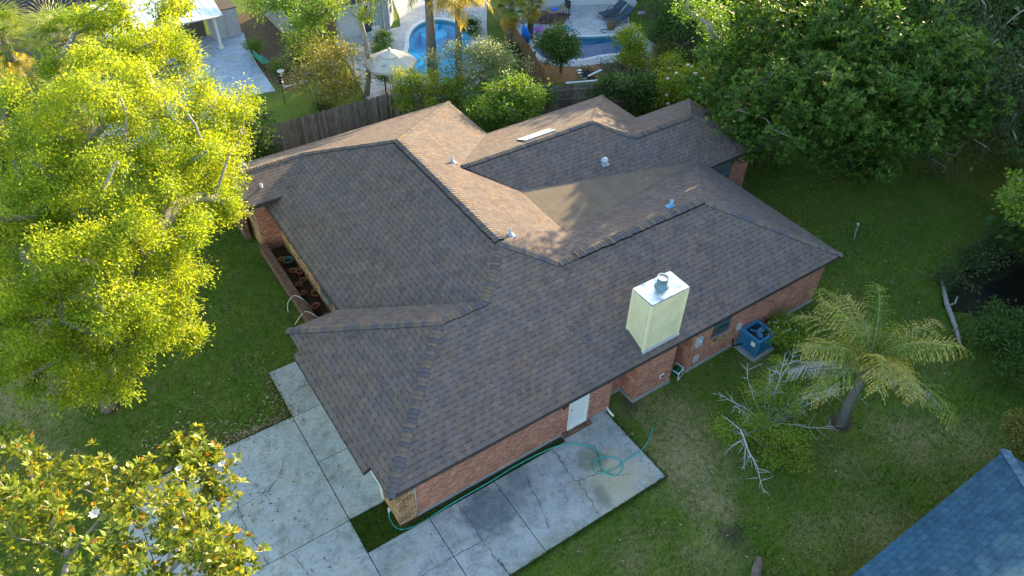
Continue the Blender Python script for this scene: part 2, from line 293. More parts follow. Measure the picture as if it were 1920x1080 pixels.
def unit(a): return a/np.maximum(np.linalg.norm(a, axis=-1, keepdims=True), 1e-9)
def leafmesh(name, P, D, N, L, Wd, rnd, material, parent, base=(0, 0, 0), fold=.12):
    n = len(P); P = P - np.array(base); D = unit(D); S = unit(np.cross(N, D)); N = unit(np.cross(D, S)); L = L.reshape(-1, 1); Wd = Wd.reshape(-1, 1)
    V = np.empty((n, 4, 3), np.float32); V[:, 0] = P; mid = P + D*L*.45
    V[:, 1] = mid + S*Wd*.5 + N*Wd*fold; V[:, 2] = P + D*L - N*L*fold; V[:, 3] = mid - S*Wd*.5 + N*Wd*fold
    me = bpy.data.meshes.new(name); me.vertices.add(n*4); me.vertices.foreach_set('co', V.ravel()); me.loops.add(n*4)
    me.loops.foreach_set('vertex_index', np.arange(n*4, dtype=np.int32)); me.polygons.add(n); me.polygons.foreach_set('loop_start', np.arange(0, n*4, 4, dtype=np.int32))
    at = me.attributes.new('rnd', 'FLOAT', 'FACE'); at.data.foreach_set('value', np.clip(rnd, 0, 1).astype(np.float32).ravel())
    me.materials.append(material); me.update(calc_edges=True); o = bpy.data.objects.new(name, me); COL.objects.link(o); o.parent = parent; return o

def rand_unit(n): return unit(RNG.normal(size=(n, 3)))
def clumps(blobs, per):
    out = []
    for (x, y, z, r, rz) in blobs:
        k = max(7, int(per*r*r)); d = rand_unit(k); rr = (RNG.random((k, 1))**.38)*np.where(RNG.random((k, 1)) < .14, 1.32, 1.)
        out.append(np.c_[d*rr*np.array([r, r, rz])+np.array([x, y, z])])
    return np.vstack(out)
def skeleton(name, base, fork, C, r0, material, parent, lean=None, seg=.7, expo=.56, minr=.008, sides=6, extra=()):
    """trunk from base to fork, then limbs that reach every clump in C"""
    base = np.array(base, float); fork = np.array(fork, float); nodes = [base]; par = [-1]
    k = 6
    for i in range(1, k+1):
        t_ = i/k; p = base*(1-t_)+fork*t_; bend = math.sin(t_*PI)*.06*np.linalg.norm(fork-base); p = p+np.array([bend, -bend*.4, 0])*(0 if i == k else 1)
        nodes.append(p); par.append(len(nodes)-2)
    order = np.argsort(np.linalg.norm(C-fork, axis=1)); first = 3
    for ci in order:
        c = C[ci]; NN = np.array(nodes[first:]); d = np.linalg.norm(NN-c, axis=1) + .35*np.linalg.norm(NN-fork, axis=1) + np.where(NN[:, 2] > c[2]+.2, .8, 0)
        j = int(np.argmin(d))+first; p = nodes[j]; L = np.linalg.norm(c-p); m = max(1, int(L/seg)); prev = j
        side = RNG.normal(size=3)*.12*L; side[2] = abs(side[2])*.7
        for i in range(1, m+1):
            t_ = i/m; q = p*(1-t_)+c*t_+side*math.sin(t_*PI)+(RNG.normal(size=3)*.05 if i < m else 0); nodes.append(q); par.append(prev); prev = len(nodes)-1
    n = len(nodes); cnt = np.zeros(n); child = [0]*n
    for i in range(n): child[par[i]] += 1 if par[i] >= 0 else 0
    for i in range(n):
        if child[i] == 0: cnt[i] = 1
    for i in range(n-1, 0, -1): cnt[par[i]] += cnt[i]
    rad = np.maximum(minr, r0*(cnt/cnt[0])**expo); mb = MB()
    # chains
    kids = {}
    for i in range(1, n): kids.setdefault(par[i], []).append(i)
    stack = [(0, kids.get(0, [None])[0])]
    while stack:
        a, b = stack.pop()
        if b is None: continue
        pts = [nodes[a]]; rr = [min(rad[a], rad[b]*1.25) if a else rad[a]*1.25]; cur = b
        while True:
            pts.append(nodes[cur]); rr.append(rad[cur]); ks = kids.get(cur, [])
            if not ks: break
            ks = sorted(ks, key=lambda q: -cnt[q])
            for q in ks[1:]: stack.append((cur, q))
            cur = ks[0]
        mb.tube([Vector(p) for p in pts], [float(x) for x in rr], 9 if rr[0] > .1 else sides if rr[0] > .03 else 4)
    for e in extra: mb.tube(*e)
    mb.v = [(a-base[0], b-base[1], c-base[2]) for a, b, c in mb.v]
    return mb.build(name, material, parent)
def crown_leaves(name, C, per, sig, L, Wd, material, parent, base=(0, 0, 0), up=.6, droop=0., out=1., ctr=None, bright=.0, flat=.7, whorl=0, odd=0.):
    n = len(C)*per; cc = np.repeat(C, per, axis=0); crnd = np.repeat(RNG.random(len(C)), per)
    if whorl:   # leaves in rosettes round twig tips
        nt_ = max(1, per//whorl); tips = np.repeat(C, nt_, axis=0)+RNG.normal(size=(len(C)*nt_, 3))*np.array([sig, sig, sig*flat]); P = np.repeat(tips, whorl, axis=0); n = len(P)
        crnd = np.repeat(np.repeat(RNG.random(len(C)), nt_), whorl); trn = np.repeat(RNG.random(len(tips)), whorl); ax = unit(np.repeat(unit(RNG.normal(size=(len(tips), 3))*.5+np.array([0, 0, .8])), whorl, axis=0))
        D = unit(np.cross(ax, rand_unit(n))+ax*RNG.uniform(.1, .9, (n, 1))); P = P+D*.02; N = unit(ax+rand_unit(n)*.25); rn = .35*crnd+.3*trn+.35*RNG.random(n)
    else:
        off = RNG.normal(size=(n, 3))*np.array([sig, sig, sig*flat]); P = cc+off; D = unit(off*out/sig+rand_unit(n)*.8+np.array([0, 0, -droop])); N = unit(rand_unit(n)*.75+np.array([0, 0, up])); rn = .45*crnd+.55*RNG.random(n)
    rn = np.clip(rn+bright, 0, .94); rn = np.where(RNG.random(len(rn)) < odd, RNG.uniform(.955, 1., len(rn)), rn); s = RNG.uniform(.7, 1.25, n)
    leafmesh(name, P, D, N, L*s, Wd*s, rn, material, parent, base)

# ================================================================== GROUND
PO1 = [(20.0, 30.1), (20.6, 31.3), (21.3, 32.2), (22.3, 32.9), (23.5, 33.0), (24.3, 32.1), (24.6, 30.9), (24.3, 29.6), (23.4, 28.2), (22.6, 27.0), (21.7, 25.7), (20.8, 24.7), (19.8, 24.4), (19.0, 25.0), (18.4, 26.0), (18.0, 27.2), (18.5, 28.3), (19.3, 29.2)]
PO2 = [(26.3, 24.6), (26.6, 25.7), (27.4, 26.4), (28.6, 26.5), (29.9, 25.7), (31.1, 24.95), (31.8, 24.7), (32.7, 24.2), (33.2, 23.3), (33.1, 22.4), (32.4, 21.9), (31.4, 22.1), (30.4, 22.5), (29.5, 22.75), (28.6, 22.8), (27.6, 23.2), (26.7, 23.7)]
def smooth(o, k=2):
    for _ in range(k):
        q = []
        for i in range(len(o)):
            a, b = o[i], o[(i+1) % len(o)]; q += [(a[0]*.75+b[0]*.25, a[1]*.75+b[1]*.25), (a[0]*.25+b[0]*.75, a[1]*.25+b[1]*.75)]
        o = q
    return o
PO1, PO2 = smooth(PO1), smooth(PO2)
def sheet(mb, outer, holes, z, mi=0):
    loops = [[Vector((x, y, 0)) for x, y in outer]] + [[Vector((x, y, 0)) for x, y in h] for h in holes]; allp = [p for l in loops for p in l]
    for tri in tessellate_polygon(loops):
        q = [allp[i] for i in tri]
        if (q[1]-q[0]).cross(q[2]-q[0]).z < 0: q = q[::-1]
        mb.poly([(p.x, p.y, z) for p in q], mi)
g = MB(); sheet(g, [(-260, -260), (360, -260), (360, 360), (-260, 360)], [PO1, PO2], 0.)
structure(g, 'ground', m_grass)

def grow(o, d):
    cx = sum(p[0] for p in o)/len(o); cy = sum(p[1] for p in o)/len(o)
    n = len(o); out = []
    A = sum(o[i][0]*o[(i+1) % n][1]-o[(i+1) % n][0]*o[i][1] for i in range(n)); sg = 1 if A > 0 else -1
    for i in range(n):
        a, b = Vector(o[i-1]), Vector(o[(i+1) % n]); t_ = (b-a).normalized(); out.append((o[i][0]+t_.y*d*sg, o[i][1]-t_.x*d*sg))
    return out
# water, basins
m_plaster1 = noisy('pool_plaster_light', (.02, .55, .78), (.05, .68, .88), 1.5, .6)
m_plaster2 = noisy('pool_plaster_deep', (.008, .24, .46), (.015, .31, .54), 1.5, .6)
m_tile = noisy('pool_waterline_tile', (.12, .3, .38), (.25, .45, .5), 25., .3)
m_coping = noisy('pool_coping', (.50, .53, .55), (.62, .63, .62), 4., .7)
m_water = bpy.data.materials.new('pool_water'); m_water.use_nodes = True; t = NT(m_water); t.t.nodes.remove(t.b)
tr = t.n('ShaderNodeBsdfTransparent'); tr.inputs[0].default_value = (.55, .9, .97, 1); gl = t.n('ShaderNodeBsdfGlossy'); gl.inputs['Roughness'].default_value = .03
fz = t.n('ShaderNodeFresnel'); fz.inputs[0].default_value = 1.33; mx = t.n('ShaderNodeMixShader', i0=t.math('MULTIPLY', fz.outputs[0], .4)); t.t.links.new(tr.outputs[0], mx.inputs[1]); t.t.links.new(gl.outputs[0], mx.inputs[2])
bm_ = t.n('ShaderNodeBump'); bm_.inputs['Strength'].default_value = .3; bm_.inputs['Distance'].default_value = .05; t.set(bm_.inputs['Height'], t.noise(t.pos(), 2.2, 3.)); t.t.links.new(bm_.outputs[0], gl.inputs['Normal']); t.t.links.new(bm_.outputs[0], fz.inputs['Normal'])
t.t.links.new(mx.outputs[0], t.t.nodes['Material Output'].inputs[0])
def pool(o, name, plaster, label, ledge=None):
    cx = sum(p[0] for p in o)/len(o); cy = sum(p[1] for p in o)/len(o)
    root = thing(name, label, 'swimming pool', (cx, cy, 0)); n = len(o); L = [(x-cx, y-cy) for x, y in o]
    b = MB(); b.prism(L, -1.6, -1.3, 0)
    A = sum(L[i][0]*L[(i+1) % n][1]-L[(i+1) % n][0]*L[i][1] for i in range(n))
    if A < 0: L = L[::-1]
    for i in range(n):
        a, c = L[i], L[(i+1) % n]; b.poly([(*c, -1.3), (*a, -1.3), (*a, -.3), (*c, -.3)], 0)
    if ledge:
        for (x, y, r, zt) in ledge: b.prism([(x-cx+r*math.cos(k/14*2*PI), y-cy+r*math.sin(k/14*2*PI)) for k in range(14)], -1.3, zt, 0)
    b.build('basin', plaster, root)
    b = MB()
    for i in range(n):
        a, c = L[i], L[(i+1) % n]; b.poly([(*c, -.3), (*a, -.3), (*a, .02), (*c, .02)], 0)
    b.build('waterline_tile', m_tile, root)
    b = MB(); Lg = grow(L, .28)
    for i in range(n):
        a, c, d, e = L[i], L[(i+1) % n], Lg[(i+1) % n], Lg[i]; b.poly([(*a, .065), (*e, .065), (*d, .065), (*c, .065)][::-1]); b.poly([(*a, .02), (*a, .065), (*c, .065), (*c, .02)][::-1]); b.poly([(*e, .02), (*d, .02), (*d, .065), (*e, .065)])
    b.build('coping', m_coping, root)
    b = MB(); b.prism(L, -.13, -.1, 0); w = b.build('water', m_water, root)
    return root
pool(PO1, 'swimming_pool', m_plaster1, 'kidney shaped light blue pool behind the two tall palms', [(19.6, 29.2, .9, -.5), (19.7, 29.4, .6, -.3), (22.9, 32.2, .9, -.55)])
pool(PO2, 'swimming_pool', m_plaster2, 'deep blue pool behind the small round tree', None)
DK1 = [(16.2, 33.1), (20.9, 33.1), (21.6, 34.6), (22.9, 38.5), (32, 38.5), (28.6, 34.4), (25.9, 30.2), (24.4, 27.6), (22.6, 25.3), (21.2, 23.6), (20.2, 23.3), (18.2, 24.3), (15.6, 23.9), (14.7, 25.2), (15.6, 29.2)]
DK2 = [(25.55, 25.2), (25.75, 24.2), (26.5, 22.85), (27.6, 22.15), (29.2, 21.65), (30.6, 21.1), (31.8, 20.35), (32.8, 20.5), (33.4, 21.3), (33.8, 22.6), (34.1, 24.2), (34.5, 25.5), (35.3, 26.6), (37.3, 27.9), (32.5, 30.4), (28.2, 32.6), (27.0, 29.0)]
d = MB(); sheet(d, DK1, [grow(PO1, .2)], .05); 
for o in (DK1,):
    for i in range(len(o)): a, b = o[i], o[(i+1) % len(o)]; d.poly([(*b, 0), (*a, 0), (*a, .05), (*b, .05)])
structure(d, 'pool_deck', m_deck)
d = MB(); o = DK2; sheet(d, o, [grow(PO2, .2)], .05)
for i in range(len(o)): a, b = o[i], o[(i+1) % len(o)]; d.poly([(*b, 0), (*a, 0), (*a, .05), (*b, .05)])
structure(d, 'pool_deck', m_deck)
d = MB(); d.prism([(1, 26.8), (1, 38.5), (9.2, 38.5), (11.75, 37.6), (11.3, 35.4), (10.95, 32.6), (10.7, 29.0), (9.5, 29.3), (8.2, 28.0)], 0, .05); structure(d, 'patio', m_patio)
def blob_outline(cx, cy, rx, ry, n=26, j=.13, ph=0.):
    return [(cx+rx*(1+j*math.sin(3*a+ph)+j*.6*math.sin(7*a+2*ph)+RNG.normal()*j*.25)*math.cos(a), cy+ry*(1+j*math.sin(3*a+ph)+j*.6*math.sin(7*a+2*ph))*math.sin(a)) for a in [2*PI*k/n for k in range(n)]]
d = MB(); d.prism([(24.5, 24.3), (24.2, 22.6), (24.9, 21.3), (26.2, 20.9), (27.6, 20.5), (29.3, 19.9), (30.6, 19.2), (31.6, 19.6), (31.9, 20.4), (30.6, 21.3), (29.2, 21.9), (27.6, 22.4), (26.6, 23.1), (25.9, 24.2), (25.5, 25.6)], 0, .02); structure(d, 'mulch_bed', m_mulch)
d = MB(); d.prism(blob_outline(13.2, 36.2, 2.0, 4.4, 26, .1, 1.), 0, .012); d.prism(blob_outline(12.2, 31.2, 1.4, 2.6, 26, .1, 2.), 0, .014); structure(d, 'bare_soil', m_dirt)
d = MB(); d.prism(blob_outline(35.5, 21.5, 1.0, 1.8, 22, .15, 1.), 0, .014); d.prism(blob_outline(31, 14.4, 3.5, 3.6, 26, .12, 3.), 0, .016); d.prism(blob_outline(37.3, 26.2, 1.4, 1.0, 20, .15, 3.), 0, .012); structure(d, 'leaf_litter', m_dirt)
d = MB(); d.prism(blob_outline(30.6, -3.6, 3.1, 1.7, 30, .12, .5), 0, .01, 0); structure(d, 'muddy_bank', m_mud)
m_pond = mat('pond_water', (.006, .008, .007), .3, .2)
d = MB(); d.prism(blob_outline(30.9, -4.1, 2.3, 1.05, 30, .12, .5), .0, .016, 0); structure(d, 'pond', m_pond)

# concrete: driveway slabs with open joints, cracks laid as thin sheets
def jag(pts, w, mb, z, mi, step=.11):
    P = [Vector((x, y)) for x, y in pts]; out = []
    for a, b in zip(P, P[1:]):
        n = max(2, int((b-a).length/step))
        for i in range(n): out.append(a.lerp(b, i/n)+Vector((RNG.normal()*.022, RNG.normal()*.022)))
    out.append(P[-1]); ws = [w*(.4+RNG.random()*1.1) for _ in out]
    for i in range(len(out)-1):
        d_ = (out[i+1]-out[i]).normalized(); s_ = Vector((-d_.y, d_.x)); a0, a1, b0, b1 = out[i]+s_*ws[i]/2, out[i]-s_*ws[i]/2, out[i+1]+s_*ws[i+1]/2, out[i+1]-s_*ws[i+1]/2
        mb.poly([(*a1, z), (*b1, z), (*b0, z), (*a0, z)], mi)
ZS = .10
def slab(mb, x0, y0, x1, y1, mi=0, z=ZS, j=.014): mb.box(x0+j, y0+j, -.05, x1-j, y1-j, z, mi)
d = MB()
slab(d, 2.8, 1.52, 4.2, 4.0); slab(d, 2.8, 4.0, 4.2, 6.22); slab(d, 2.8, 6.22, 4.6, 8.62)
d.box(2.8, 1.52, -.05, 4.6, 8.6, .06, 1)
for y0, y1 in ((-9.0, -4.0), (-4.0, 1.5)): 
    for x0, x1 in ((-8.0, -2.6), (-2.6, 2.8)): slab(d, x0, y0, x1, y1, 0)
slab(d, -2.6, 1.5, 2.8, 6.25)
d.prism([(-8, 1.51), (-2.61, 1.51), (-2.61, 5.6), (-3.4, 4.3), (-4.4, 3.3), (-8, 2.6)], -.05, ZS, 0)
d.box(-8, -9, -.05, 2.8, 1.5, .06, 1); d.box(-2.6, 1.4, -.05, 2.8, 6.2, .055, 1)
for pl in ([(1.95, 4.7), (1.56, 4.22), (1.18, 3.88), (.8, 3.84), (.09, 3.8)], [(-.25, 5.3), (-.08, 4.82), (.08, 3.91), (.03, 2.86), (.12, 2.17), (.2, 1.5)], [(.09, 3.8), (-.5, 3.5), (-1.1, 3.4)], [(.9, 1.4), (1.05, .6), (.9, -.2)], [(3.0, 7.1), (3.5, 7.35), (4.1, 7.3)]): jag(pl, .014, d, ZS+.004, 1)
structure(d, 'driveway', [m_conc, m_joint])
d = MB()
slab(d, 2.8, -4.2, 4.9, .22); 
for x0, x1 in ((4.9, 7.3), (7.3, 9.62), (9.62, 12.13)): pass
slab(d, 2.8+2.1, -2.7, 7.3, .22); slab(d, 7.3, -2.68, 12.13, .22, j=.012); d.box(10.2, .2, -.05, 12.13, .49, ZS-.003, 0)
d.box(2.8, -4.2, -.05, 4.9, .2, .06, 1); d.box(4.8, -2.6, -.05, 7.4, .15, .06, 1)
for pl in ([(9.62, .22), (9.6, -.27), (9.51, -.83), (9.57, -1.27), (9.54, -1.79), (9.42, -2.6)], [(9.57, -1.27), (9.91, -1.33), (10.5, -1.36)], [(5.9, .2), (5.91, -.66), (5.89, -1.33), (5.9, -1.91), (6.01, -2.68)], [(5.89, -1.33), (5.25, -1.28), (4.5, -1.3), (3.88, -1.28), (3.3, -1.25)], [(8.3, -.3), (8.15, -.54), (8.12, -.98), (7.98, -1.57), (7.82, -2.12)], [(10.9, -.4), (10.75, -.8), (10.6, -1.1)], [(10.5, -1.36), (10.7, -1.7), (11.2, -2.0)]): jag(pl, .017, d, ZS+.004, 1)
structure(d, 'side_slab', [m_slab, m_joint])
d = MB(); d.prism([(2.83, .24), (4.05, .24), (4.05, 1.49), (2.83, 1.49)], 0, .05); structure(d, 'corner_grass_patch', m_grass)
d = MB(); d.box(4.05, .22, 0, 10.2, .48, .05); structure(d, 'wall_edging_strip', m_soil)

# ================================================================== MAIN HOUSE
mm = 5/12; CS = math.cos(math.atan(mm)); ZE = 2.6
HB = Vector((13, 8, 0)); house = thing('house', 'sprawling brick house with brown shingled hip roof in the middle of the picture', 'house', HB)
YF, YG, XG = .03, 7.77, 3.69; XE, YB, XE2, XE3, XE4, YK = 23.3, 7.23, 26.88, 23.3, 16.33, 18.57
A1 = (10.95, 5.48, 4.87); A2 = (10.95, 13.29, 4.87)
G0, G1 = (7.56, 3.9, 4.21), (9.28, 3.9, 4.21)
P6, P7 = (12.43, 4.08, 4.285), (19.25, 4.08, 4.285)
V1 = (22.85, 7.69, 2.79); L1, L2 = (14.35, 6.16, 3.43), (14.4, 9.3, 3.435)
R3a, R3b = (12.6, 11.1, 4.21), (19.43, 11.1, 4.21)
R4a, R4b = (20.75, 9.78, 3.66), (24.33, 9.78, 3.66)
N0, N1, N2 = (8.1, 16.68, 3.39), (4.78, 16.68, 3.39), (6.3, 14.85, 2.9)
roof = MB()
def ry(pts): roof.poly(pts, 0, [(p[0], p[1]/CS) for p in pts])
def ryb(pts): roof.poly(pts, 0, [(p[0], -p[1]/CS) for p in pts])
def rx(pts): roof.poly(pts, 0, [(p[1], p[0]/CS) for p in pts])
def rxb(pts): roof.poly(pts, 0, [(p[1], -p[0]/CS) for p in pts])
# faces that fall towards -Y
ry([(XG, YF, ZE), (XE, YF, ZE), P7, P6, A1, G1, G0])
ry([R3a, (12.9, 10.86, 4.11), L2, V1, (XE, YB, ZE), (XE2, YB, ZE), R4b, R4a, R3b])
ry([(4.78, 14.85, 2.9), N2, N0, N1])
# towards +Y
ryb([G0, G1, (5.62, YG, 2.45), (5.55, YG, ZE), (XG, YG, ZE)])
ryb([P6, P7, V1, L1])
ryb([R3b, R3a, (XE4, 14.97, ZE), (XE3, 14.97, ZE)]); ryb([R4b, R4a, (XE3, 12.33, ZE), (XE2, 12.33, ZE)])
ryb([A2, N0, N1, (4.78, YK, ZE), (XE4, YK, ZE)])
# towards +X
rxb([A2, A1, P6, L1, L2, R3a, (XE4, 14.97, ZE), (XE4, YK, ZE)])
rxb([P7, (XE, YF, ZE), (XE, YB, ZE), V1]); rxb([R4b, (XE2, YB, ZE), (XE2, 12.33, ZE)]); rxb([R3b, R4a, (XE3, 12.33, ZE), (XE3, 14.97, ZE)])
# towards -X
rx([(XG, YG, ZE), (XG, YF, ZE), G0])
for q in ([G1, A1, A2, N0], [G1, N0, N2, (5.62, 7.77, 2.45)], [N2, (5.62, 15.45, 2.42), (5.62, 7.77, 2.45)]): rx(q[::-1] if False else q)
# overhang above the garage door: a lower lip
zl = ZE-.11; roof.poly([(XG+.02, 6.67, ZE+.012), (3.45, 6.67, zl), (3.45, 1.25, zl), (XG+.02, 1.25, ZE+.012)], 0, [(6.67, XG/CS), (6.67, 3.42/CS), (1.25, 3.42/CS), (1.25, XG/CS)])
roof.v = [(a-HB.x, b-HB.y, c) for a, b, c in roof.v]
ro = roof.build('roof', m_shingle, house)
def hb(mb, name, mats, parent=house):
    mb.v = [(a-HB.x, b-HB.y, c-HB.z) for a, b, c in mb.v]; return mb.build(name, mats, parent)
rl = MB(); rl.poly([(p[0], p[1], p[2]+.004) for p in (L1, V1, L2)]); hb(rl, 'low_slope_roofing', m_roll, ro)
# fascia and soffit
fa = MB(); so_ = MB()
loop = [(XG, YF), (XE, YF), (XE, YB), (XE2, YB), (XE2, 12.33), (XE3, 12.33), (XE3, 14.97), (XE4, 14.97), (XE4, YK), (4.78, YK)]
for a, b in zip(loop, loop[1:]):
    fa.poly([(*a, ZE-.17), (*b, ZE-.17), (*b, ZE-.006), (*a, ZE-.006)])
for a, b, z in (((5.6, YG), (XG, YG), ZE), ((XG, YG), (XG, 6.68), ZE), ((3.45, 6.67), (3.45, 1.25), zl), ((XG, 1.24), (XG, YF), ZE), ((4.78, 14.85), (6.3, 14.85), 2.9), ((5.62, 15.45), (5.62, YG), 2.44)):
    fa.poly([(*a, z-.17), (*b, z-.17), (*b, z-.006), (*a, z-.006)])
fa.poly([(4.78, 14.85, 2.9), (4.78, 16.68, 3.39), (4.78, 16.68, 3.22), (4.78, 14.85, 2.72)]); fa.poly([(4.78, 16.68, 3.39), (4.78, YK, ZE), (4.78, YK, ZE-.17), (4.78, 16.68, 3.22)])
for y in (6.67, 1.25): fa.poly([(3.45, y, zl-.006), (3.45, y, zl-.17), (XG+.02, y, ZE-.17), (XG+.02, y, ZE+.01)])
hb(fa, 'fascia', m_fascia)
def flat_(mb, x0, y0, x1, y1, z): mb.poly([(x0, y0, z), (x0, y1, z), (x1, y1, z), (x1, y0, z)])
for r_ in ((XG, YF, XE, 1.1), (XG, YF, 4.4, YG), (22.8, YF, XE, YB), (22.8, YB, XE2, 7.7), (26.4, YB, XE2, 12.33), (22.8, 12.0, XE2, 12.33), (22.8, 12.3, XE3, 14.97), (15.8, 14.5, XE3, 14.97), (15.8, 14.5, XE4, YK), (4.78, 18.1, XE4, YK), (XG, 7.3, 6.2, YG), (3.46, 1.27, XG, 6.65)): flat_(so_, *r_, ZE-.16-.005*(len(so_.f) % 3))
flat_(so_, 4.8, 14.87, 6.3, 15.5, 2.74); flat_(so_, 5.64, YG, 6.2, 15.4, 2.27)
hb(so_, 'soffit', m_soffit)
# ridge and hip caps: overlapping bent shingles, one mesh per line
def caps(a, b, w=.155, lift=.02, dl=.1, vent=False, droop=.38):
    a, b = Vector(a), Vector(b); mb = MB(); L = (b-a).length; d_ = (b-a)/L; s_ = d_.cross(Vector((0, 0, 1))).normalized(); upv = s_.cross(d_).normalized(); n = int(L/.15)
    for i in range(n):
        p0 = a+d_*(i*L/n); p1 = a+d_*((i+1)*L/n+.03); r0_ = RNG.random(); w_ = w*(1+.05*RNG.normal()); h0, h1 = lift+.022, lift+.006
        def pt(p, sx, h): return p+s_*sx*w_+upv*(h-droop*abs(sx)*w_)
        c0, c1 = pt(p0, 0, h0), pt(p1, 0, h1); l0, l1, q0, q1 = pt(p0, 1, h0), pt(p1, 1, h1), pt(p0, -1, h0), pt(p1, -1, h1)
        mb.poly([c0, l0, l1, c1][::-1], 0, rnd=r0_); mb.poly([q0, c0, c1, q1][::-1], 0, rnd=r0_)
        dn = upv*.02; mb.poly([l0, c0, c0-dn, l0-dn], 1); mb.poly([c0, q0, q0-dn, c0-dn], 1)
        mb.poly([l0, l0-upv*(lift+.05), l1-upv*(lift+.05), l1], 1); mb.poly([q0, q1, q1-upv*(lift+.05), q0-upv*(lift+.05)], 1)
    hb(mb, 'ridge_cap', [m_cap, m_black], ro)
for a, b in (((XG, YF, ZE), G0), ((XG, YG, ZE), G0), (G0, G1), (G1, A1), (P6, A1), (P6, (13.2, 4.08, 4.285)), ((XE, YF, ZE), P7), (N1, N0), (N0, A2), ((12.75, 11.1, 4.21), R3b), (R3b, R4a), (R4a, R4b), ((XE2, YB, ZE), R4b)): caps(a, b)
caps((XE2, 12.33, ZE), R4b, .12, .01); caps((XE3, 14.97, ZE), R3b, .12, .01); caps((XE4, YK, ZE), A2, .12, .01); caps(V1, P7, .1, .004)
caps((10.95, 5.6, 4.87), (10.95, 13.29, 4.87), .18, .06, droop=.36); caps((13.15, 4.08, 4.285), P7, .18, .06, droop=.36)
# roof furniture
def on(nx, x, y, z): return Vector((x-HB.x, y-HB.y, z))
def ventpipe(x, y, z, h=.32, r=.045, material=m_lead):
    mb = MB(); mb.box(-.16, -.16, -.02, .16, .16, .03); mb.lathe([(.13, .03), (r+.015, .13), (r, .14), (r, h), (r*.7, h), (r*.7, h-.06)], 12); o = mb.build('vent_pipe', material, ro); o.location = (x-HB.x, y-HB.y, z); return o
ventpipe(12.5, 11.5, 4.21, .3); ventpipe(11.63, 5.92, 4.58, .32); ventpipe(5.73, 15.63, 2.95, .34, .06); ventpipe(5.66, 17.93, 2.88, .34, .05); ventpipe(18.18, 4.6, 4.07, 0.34, .06, noisy('blue_grey_vent', (.12, .32, .5), (.2, .45, .62), 10., .5))
mb = MB(); mb.box(-.2, -.2, -.05, .2, .2, .02); mb.lathe([(.17, .02), (.17, .12), (.2, .14), (.21, .2), (.19, .27), (.12, .34), (.05, .37), (0, .375)], 18); o = mb.build('turbine_vent', m_lead, ro); o.scale = (.8, .8, .8); o.location = (18.61-HB.x, 9.1-HB.y, 3.38)
mb = MB(); mb.v = []; x0, x1 = 16.1, 17.75; ys = (12.12, 11.5)
z_ = lambda y: 4.21-mm*(y-11.1)
for (xa, xb) in ((x0, x1),):
    a, b, c_, d_ = (xa, ys[0], z_(ys[0])+.05), (xb, ys[0], z_(ys[0])+.05), (xb, ys[1], z_(ys[1])+.07), (xa, ys[1], z_(ys[1])+.07)
    mb.poly([a, d_, c_, b], 0); lo = [(p[0], p[1], z_(p[1])-.01) for p in (a, b, c_, d_)]
    for i, (p, q) in enumerate(zip((a, b, c_, d_), (b, c_, d_, a))): mb.poly([p, lo[i], lo[(i+1) % 4], q], 1 if i == 3 else 0)
hb(mb, 'box_vent', [m_trim, m_black], ro)

# walls with openings
def wall(mb, p0, p1, z0, z1, ops=(), reveal=.12, mi=0):
    """outer face is on the right-hand side going p0 -> p1; ops = (s0, s1, z0, z1)"""
    p0, p1 = Vector(p0), Vector(p1); L = (p1-p0).length; d_ = (p1-p0)/L; nrm = Vector((d_.y, -d_.x)); horiz = abs(d_.x) > abs(d_.y)
    def P(s_, z, dep=0.): q = p0+d_*s_-nrm*dep; return (q.x, q.y, z)
    def U(q): return (q[0] if horiz else q[1], q[2])
    def quad(s0, s1, za, zb):
        if s1-s0 < 1e-4 or zb-za < 1e-4: return
        q = [P(s0, za), P(s1, za), P(s1, zb), P(s0, zb)]; mb.poly(q, mi, [U(v) for v in q])
    xs = sorted({0, L, *[o[0] for o in ops], *[o[1] for o in ops]})
    for s0, s1 in zip(xs, xs[1:]):
        segs = sorted([(o[2], o[3]) for o in ops if o[0] <= s0+1e-6 and o[1] >= s1-1e-6]); zc = z0
        for a, b in segs: quad(s0, s1, zc, a); zc = b
        quad(s0, s1, zc, z1)
    for s0, s1, a, b in ops:
        for q in ([P(s0, a), P(s0, b), P(s0, b, reveal), P(s0, a, reveal)], [P(s1, b), P(s1, a), P(s1, a, reveal), P(s1, b, reveal)]): mb.poly(q, mi, [(v[0]+v[1], v[2]) for v in q])
        for q in ([P(s1, a), P(s0, a), P(s0, a, reveal), P(s1, a, reveal)], [P(s0, b), P(s1, b), P(s1, b, reveal), P(s0, b, reveal)]): mb.poly(q, mi, [(v[0], v[1]) for v in q])
ZW = 2.46
def run(name, mats, *segs, extra=None):
    q = MB()
    for g_ in segs: wall(q, *g_[:5] if len(g_) > 4 else g_)
    if extra: q.poly(extra)
    return hb(q, name, mats)
run('tan_brick_wall', m_oldbrick, ((4.03, 1.62), (4.03, .5), .0, ZW), ((4.03, .5), (4.66, .5), .0, ZW), extra=[(4.66, .5, .0), (4.66, .53, .0), (4.66, .53, ZW), (4.66, .5, ZW)])
run('tan_brick_wall', m_oldbrick, ((5.98, 15.4), (5.98, 7.4), .0, 2.5, [(4.3, 5.6, .55, 2.1)])); run('tan_brick_wall', m_oldbrick, ((5.15, 18.2), (5.15, 15.4), 0, ZW))
run('brick_wall', m_brick, ((4.66, .515), (12.3, .515), .16, ZW, [(5.79, 6.64, .2, 2.24)]), ((12.3, .515), (12.3, 1.0), .16, ZW), ((12.3, 1.0), (13.25, 1.0), .16, ZW))
